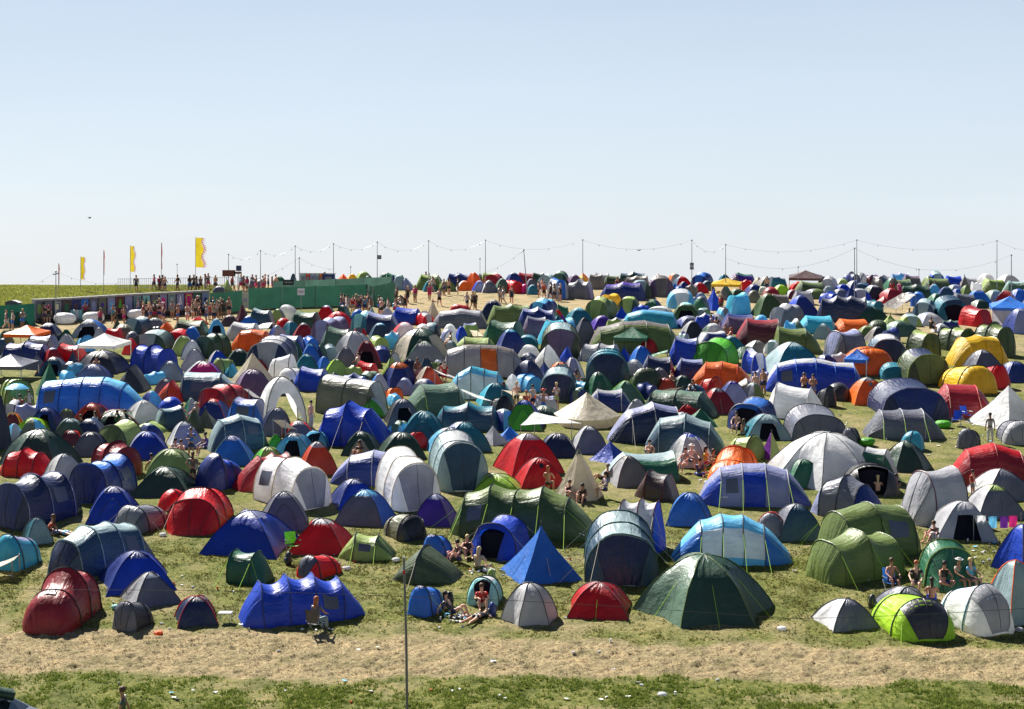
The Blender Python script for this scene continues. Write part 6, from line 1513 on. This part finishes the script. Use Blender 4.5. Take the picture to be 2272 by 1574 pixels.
# camp furniture
def camp_chair(px, py, col, face, label):
    p = gp(px, py); r = empty('camp_chair', p, Matrix.Rotation(rad(face), 4, 'Z')); tag(r, label, 'chair', 'folding camp chairs'); m_ = cl(col)
    b = MB(); b.grid([[Vector((x, y, .42 - .04 * math.sin(math.pi * (x + .25) / .5))) for y in (-.22, 0, .22)] for x in (-.25, -.1, .1, .25)], m_, uv=lambda i, j: (i, j)); b.build('seat', r)
    b = MB(); b.grid([[Vector((x, .24 + z * .12 + .03 * math.cos(x * 6), .44 + z * .5)) for z in (0, .5, 1)] for x in (-.25, -.1, .1, .25)], m_, uv=lambda i, j: (i, j)); b.build('backrest', r)
    for x in (-.27, .27):
        for y0, y1 in ((-.25, .25), (.25, -.25)): b = MB(); b.tube([(x, y0, 0), (x, y1, .5)], .013, M_steel, 4); b.build('leg', r)
        b = MB(); b.tube([(x, -.25, .62), (x, .28, .62)], .02, M_pole, 4); b.build('armrest', r)
camp_chair(650, 1230, 'bg', 30, 'bright green folding chair in front of the red dome with a pale cap')
camp_chair(1147, 953, 'bk', 5, 'black folding chair before the blue dome with a green front'); camp_chair(1175, 955, 'gy', -10, 'grey folding chair before the blue dome with a green front')
camp_chair(2144, 935, 'bl', 20, 'blue folding chair beside the crimson tunnel tent, right one'); camp_chair(2122, 945, 'bl', -30, 'blue folding chair beside the crimson tunnel tent, left one')
camp_chair(702, 1408, 'ch', 150, 'dark folding chair under the ginger-haired person'); camp_chair(1978, 1316, 'az', 8, 'blue folding chair under the bare-chested person at front right'); camp_chair(1500, 795, 'bl', 0, 'blue folding chair by the far blue tunnel tent')
r = empty('folding_table', gp(500, 1382)); tag(r, 'small grey folding table at the left end of the long blue tent', 'table'); b = MB(); b.box((0, 0, .38), (.5, .45, .03), M_trim); b.build('table_top', r, False)
for x in (-.2, .2):
    for y in (-.18, .18): b = MB(); b.tube([(x, y, 0), (x, y, .37)], .014, M_steel, 4); b.build('leg', r)
p = gp(38, 910); r = empty('parasol', p); tag(r, 'pale blue parasol over the people sitting at left', 'parasol'); b = MB(); H = 1.35; W = .8
b.grid([[Vector((W * (1 - v) ** .8 * math.cos(2 * math.pi * (i % 8) / 8) , W * (1 - v) ** .8 * math.sin(2 * math.pi * (i % 8) / 8), H + .34 * math.sin(v * math.pi / 2))) for v in (0, .25, .5, .75, .97)] for i in range(9)], cl('sk')); b.build('canopy', r)
b = MB(); b.tube([(0, 0, 0), (0, 0, H + .4)], .02, M_steel, 5); b.build('pole', r)
p = gp(1262, 770); s_ = scl(p.y); r = empty('windsock', p); tag(r, 'red, violet and yellow windsock flying above the upper middle tents', 'windsock'); b = MB(); hz_ = (770 - 688) / s_; b.tube([(-.1, 0, 0), (-.9, 0, hz_)], .018, M_steel, 5); b.build('pole', r)
q = [Vector((-.95, 0, hz_)), Vector((-.6, 0, hz_ - .45)), Vector((-.25, 0, hz_ - .95)), Vector((.0, 0, hz_ - 1.4)), Vector((.1, 0, hz_ - 1.9))]
for a_, b_, c_, r1, r2 in ((0, 1, 'rd', .16, .13), (1, 2, 'vi', .15, .11), (2, 3, 'rd', .11, .08), (3, 4, 'yl', .09, .12)): b = MB(); b.tube([q[a_], q[b_]], r1, cl(c_), 8, r2); b.build('sock_section', r)
# rubbish sacks and bins
def sack(px, py, col, r0, label, grp=None):
    p = gp(px, py); b = MB(); n = 12; rows = []
    for i in range(9):
        v = i / 8; rows.append([wobble(Vector((r0 * math.sin(v * math.pi) ** .6 * math.cos(2 * math.pi * j / n) * 1.15, r0 * math.sin(v * math.pi) ** .6 * math.sin(2 * math.pi * j / n), r0 * 1.1 * (1 - math.cos(v * math.pi)) / 2)), px, .05) for j in range(n)])
    b.grid(rows, cl(col), closed=True, uv=lambda i, j: (i, j)); o = b.build('rubbish_sack', None, 'all', p); tag(o, label, 'rubbish sack', grp)
sack(1924, 990, 'bg', .42, 'bright green rubbish sack on the grass below the grey tunnel tent', 'rubbish sacks'); sack(2092, 948, 'bg', .42, 'bright green rubbish sack between the grey tunnel tent and the man in white', 'rubbish sacks')
sack(144, 718, 'wh', .9, 'white sack before the toilets, leftmost', 'white sacks before the toilets'); sack(207, 716, 'wh', .9, 'white sack before the plain toilet cubicles', 'white sacks before the toilets'); sack(303, 708, 'wh', .8, 'white sack before the toilets, rightmost', 'white sacks before the toilets')
for x, c_, lb in [(163, 'tq', 'aqua bin left of the pair before the bright blue cubicle'), (172, 'wh', 'white bin before the bright blue cubicle'), (181, 'tq', 'aqua bin right of the white bin'), (189, 'gn', 'dark green bin before the toilets'), (76, 'gn', 'dark green bin at the left end of the toilets')]:
    p = gp(x, 712); r = empty('bin', p); tag(r, lb, 'bin', 'bins before the toilets'); b = MB(); b.tube([(0, 0, 0), (0, 0, .95)], .26, paint(c_), 10, .31); b.build('body', r); b = MB(); b.tube([(0, 0, .96), (0, 0, 1.03)], .33, paint(c_), 10); b.build('lid', r)
# washing on a line by the right edge
p = gp(2215, 1200); r = empty('washing_line', p); tag(r, 'washing line with purple and pale towels between the domes at right', 'washing line')
b = MB(); b.tube([(-1.1, 0, 1.2), (0, 0, 1.0), (1.0, 0, 1.15)], .008, M_pole, 4); b.build('line', r)
for x, c_ in ((-.75, 'wh'), (-.25, 'sk'), (.25, 'vi'), (.65, 'pk')):
    b = MB(); b.grid([[Vector((x + u * .09, .04 * math.sin(u * 2 + v), 1.06 + abs(x) * .08 - v * .13)) for v in range(5)] for u in range(-2, 3)], cl(c_)); b.build('towel', r)
for x in (-1.1, 1.0): b = MB(); b.tube([(x, 0, 0), (x, 0, 1.25)], .02, M_steel, 5); b.build('post', r)
# parked car cut off by the bottom left corner
M_car = mat('car_paint', (.20, .23, .25), .22, .6, .3); M_gl = mat('car_glass', (.02, .025, .03), .08, .8); p = gp(-55, 1655); r = empty('parked_car', p, Matrix.Rotation(rad(-6), 4, 'Z')); tag(r, 'grey car cut off by the bottom left corner with a dark bundle on its roof', 'car')
prof = [(-2.05, .35), (-2.1, .75), (-1.9, .98), (-1.45, 1.05), (-.95, 1.40), (.35, 1.45), (.75, 1.40), (1.45, 1.0), (2.0, .85), (2.15, .6), (2.1, .35)]
def wide(z): return .82 if z < 1.0 else .82 - (z - 1.0) * .45
b = MB(); ys = (-1, -.96, 0, .96, 1)
b.grid([[Vector((x, y * wide(z), z - (.05 if abs(y) == 1 else 0))) for y in ys] for x, z in prof], M_car)
for s_ in (-1, 1): b.poly([(x, s_ * wide(z), z - .05) for x, z in prof][::-s_], M_car)
b.build('body', r)
for a_, b_ in ((3, 4), (6, 7)):
    (x0, z0), (x1, z1) = prof[a_], prof[b_]; b = MB(); b.grid([[Vector((lerp(x0, x1, t), y * wide(lerp(z0, z1, t)) * .86, lerp(z0, z1, t) + .012)) for y in (-1, 0, 1)] for t in (.1, .9)], M_gl); b.build('windscreen', r)
for s_ in (-1, 1):
    b = MB(); b.poly([(-1.2, s_ * .835, 1.04), (1.1, s_ * .835, 1.04), (.6, s_ * .70, 1.30), (-.85, s_ * .70, 1.30)], M_gl); b.build('side_window', r, False)
for x in (-1.35, 1.35):
    for s_ in (-1, 1): b = MB(); b.tube([(x, s_ * .70, .32), (x, s_ * .86, .32)], .32, M_pole, 16); b.build('wheel', r)
for s_ in (-1, 1): b = MB(); b.blob((2.08, s_ * .6, .68), (.06, .16, .09), M_white, 8, 5); b.build('headlight', r)
b = MB(); n = 9
b.grid([[wobble(Vector((x, .26 * math.cos(2 * math.pi * j / 10), .17 + .16 * math.sin(2 * math.pi * j / 10))), 5, .05) for j in range(10)] for x in [(-.45 + .1 * i) for i in range(n)]], cl('dg'), closed=True); b.poly([(-.45, .26 * math.cos(2 * math.pi * j / 10), .17 + .16 * math.sin(2 * math.pi * j / 10)) for j in range(10)], cl('dg')); b.poly([(.35, .26 * math.cos(2 * math.pi * j / 10), .17 + .16 * math.sin(2 * math.pi * j / 10)) for j in range(10)], cl('dg'))
o = b.build('rolled_bundle', None, 'all'); o.location = p + Vector((.75, 0, 1.40)); o.rotation_euler = (0, rad(14), rad(25)); tag(o, 'dark green rolled bundle lying on the roof of the grey car', 'bundle')
for px, py, c_, lb in [(362, 1192, 'wh', 'white carrier bag on the grass below the dark grey pop-up tent'), (878, 1246, 'wh', 'white carrier bag beside the apple green low tent'), (770, 1262, 'wh', 'white carrier bag between the small red pop-up and the apple green tent'), (1735, 1398, 'wh', 'small white carrier bag right of the biggest dark green dome'), (352, 1408, 'or', 'orange carrier bag in front of the charcoal pop-up tent'), (258, 1352, 'tq', 'pale green carrier bag beside the charcoal pop-up tent'), (1452, 1106, 'sk', 'pale blue carrier bag beside the brown and taupe tunnel'), (1330, 1238, 'lg', 'pale bag on the grass behind the tall dark tunnel tent'), (2262, 1402, 'lg', 'pale bag at the right edge by the grey-green tent'), (1468, 1545, 'wh', 'white carrier bag in the green grass strip at the bottom')]:
    sack(px, py, c_, .15, lb, 'carrier bags on the grass')
def pack(px, py, c1, c2, label):
    p = gp(px, py); r = empty('backpack', p, Matrix.Rotation(px, 4, 'Z')); tag(r, label, 'backpack', 'backpacks lying by the tents')
    b = MB(); b.grid([[wobble(Vector((.17 * math.cos(2 * math.pi * j / 10) * w_, .13 * math.sin(2 * math.pi * j / 10) * w_, z)), px, .02) for j in range(10)] for z, w_ in ((0, .2), (0, .95), (.2, 1.05), (.4, .95), (.52, .6), (.55, .1))], cl(c1), closed=True); b.build('bag', r, 'all')
    b = MB(); b.blob((0, -.13, .2), (.12, .06, .12), cl(c2), 8, 5); b.build('pocket', r); 
    for x in (-.07, .07): b = MB(); b.tube([(x, .12, .45), (x, .19, .3), (x, .12, .08)], .014, M_pole, 4); b.build('strap', r)
for px, py, c1, c2, lb in [(1936, 1352, 'ch', 'gy', 'dark backpack between the grey dome and the lime pop-up tent'), (996, 1345, 'bk', 'ch', 'black backpack behind the person leaning back by the blue pop-up'), (1092, 1368, 'nb', 'ch', 'dark blue backpack left of the light grey ribbed dome'), (640, 1252, 'ch', 'nv', 'dark backpack in front of the bright red dome with a pale cap'), (1568, 1092, 'lg', 'gy', 'grey backpack right of the small bright blue dome'), (2070, 1208, 'wh', 'lg', 'pale backpack by the pale grey open dome'), (1090, 1292, 'ap', 'gy', 'green backpack near the bottles beside the blue tipi')]: pack(px, py, c1, c2, lb)
# birds
for px, py, Y, lb in ((198, 484, 120, 'tiny dark bird high above the left flags'), (1417, 556, 130, 'tiny dark bird above the far tents, centre right')):
    b = MB(); b.blob((0, 0, 0), (.12, .04, .035), M_pole, 6, 4); b.poly([(0, .02, .02), (.09, -.02, .02), (.10, .24, .10), (.02, .25, .11)], M_pole); b.poly([(0, -.02, .02), (.09, .02, .02), (.10, -.24, .07), (.02, -.25, .08)], M_pole); b.poly([(-.12, .03, 0), (-.26, 0, .01), (-.12, -.03, 0)], M_pole)
    o = b.build('bird', None, False, at(px, py, Y)); o.rotation_euler = (0, .3, .5); tag(o, lb, 'bird', 'birds in the sky')
# litter: cans, cups, paper
lr = random.Random(9); b = MB(); LM = [paint('wh'), paint('lg'), paint('lg'), paint('wh'), paint('tp'), paint('sk'), paint('od')]
def scrap(px, py):
    p = gp(px, py); c = lr.choice(LM) if lr.random() < .5 else LM[0]; k = lr.random(); s_ = lr.uniform(.04, .10)
    if k < .35: a_ = lr.uniform(0, 3.1); d = Vector((math.cos(a_), math.sin(a_), 0)) * .06; b.tube([p + Vector((0, 0, .035)) - d, p + Vector((0, 0, .035)) + d], .033, c, 6)
    elif k < .55: b.tube([p, p + Vector((0, 0, .12))], .032, c, 6, .04)
    else: b.grid([[p + Vector((s_ * (i - 1), s_ * (j - 1) * .8, .03 + lr.uniform(0, .05))) for j in range(3)] for i in range(3)], c)
for cx, cy, rx, ry, n in [(1020, 1372, 35, 10, 40), (1075, 1268, 35, 12, 26), (760, 1230, 130, 22, 16), (1000, 1395, 900, 12, 14), (1100, 1450, 1000, 30, 8), (1100, 1540, 1050, 26, 26), (430, 1300, 260, 60, 18), (2080, 970, 140, 30, 36), (2200, 1230, 60, 40, 22), (1900, 1240, 260, 80, 18), (1880, 930, 60, 40, 14), (980, 1080, 10, 10, 8), (1250, 1240, 60, 30, 10), (1560, 1065, 30, 10, 12), (680, 950, 20, 12, 16), (1150, 935, 20, 10, 12), (1100, 690, 240, 18, 16), (250, 726, 230, 8, 16), (640, 690, 110, 4, 10), (1640, 765, 30, 10, 20)]:
    for _ in range(n): scrap(cx + lr.gauss(0, .55) * rx, cy + lr.gauss(0, .55) * ry)
o = b.build('litter', None, False); tag(o, 'cans, cups and paper scraps scattered over the field', 'litter', kind='stuff')
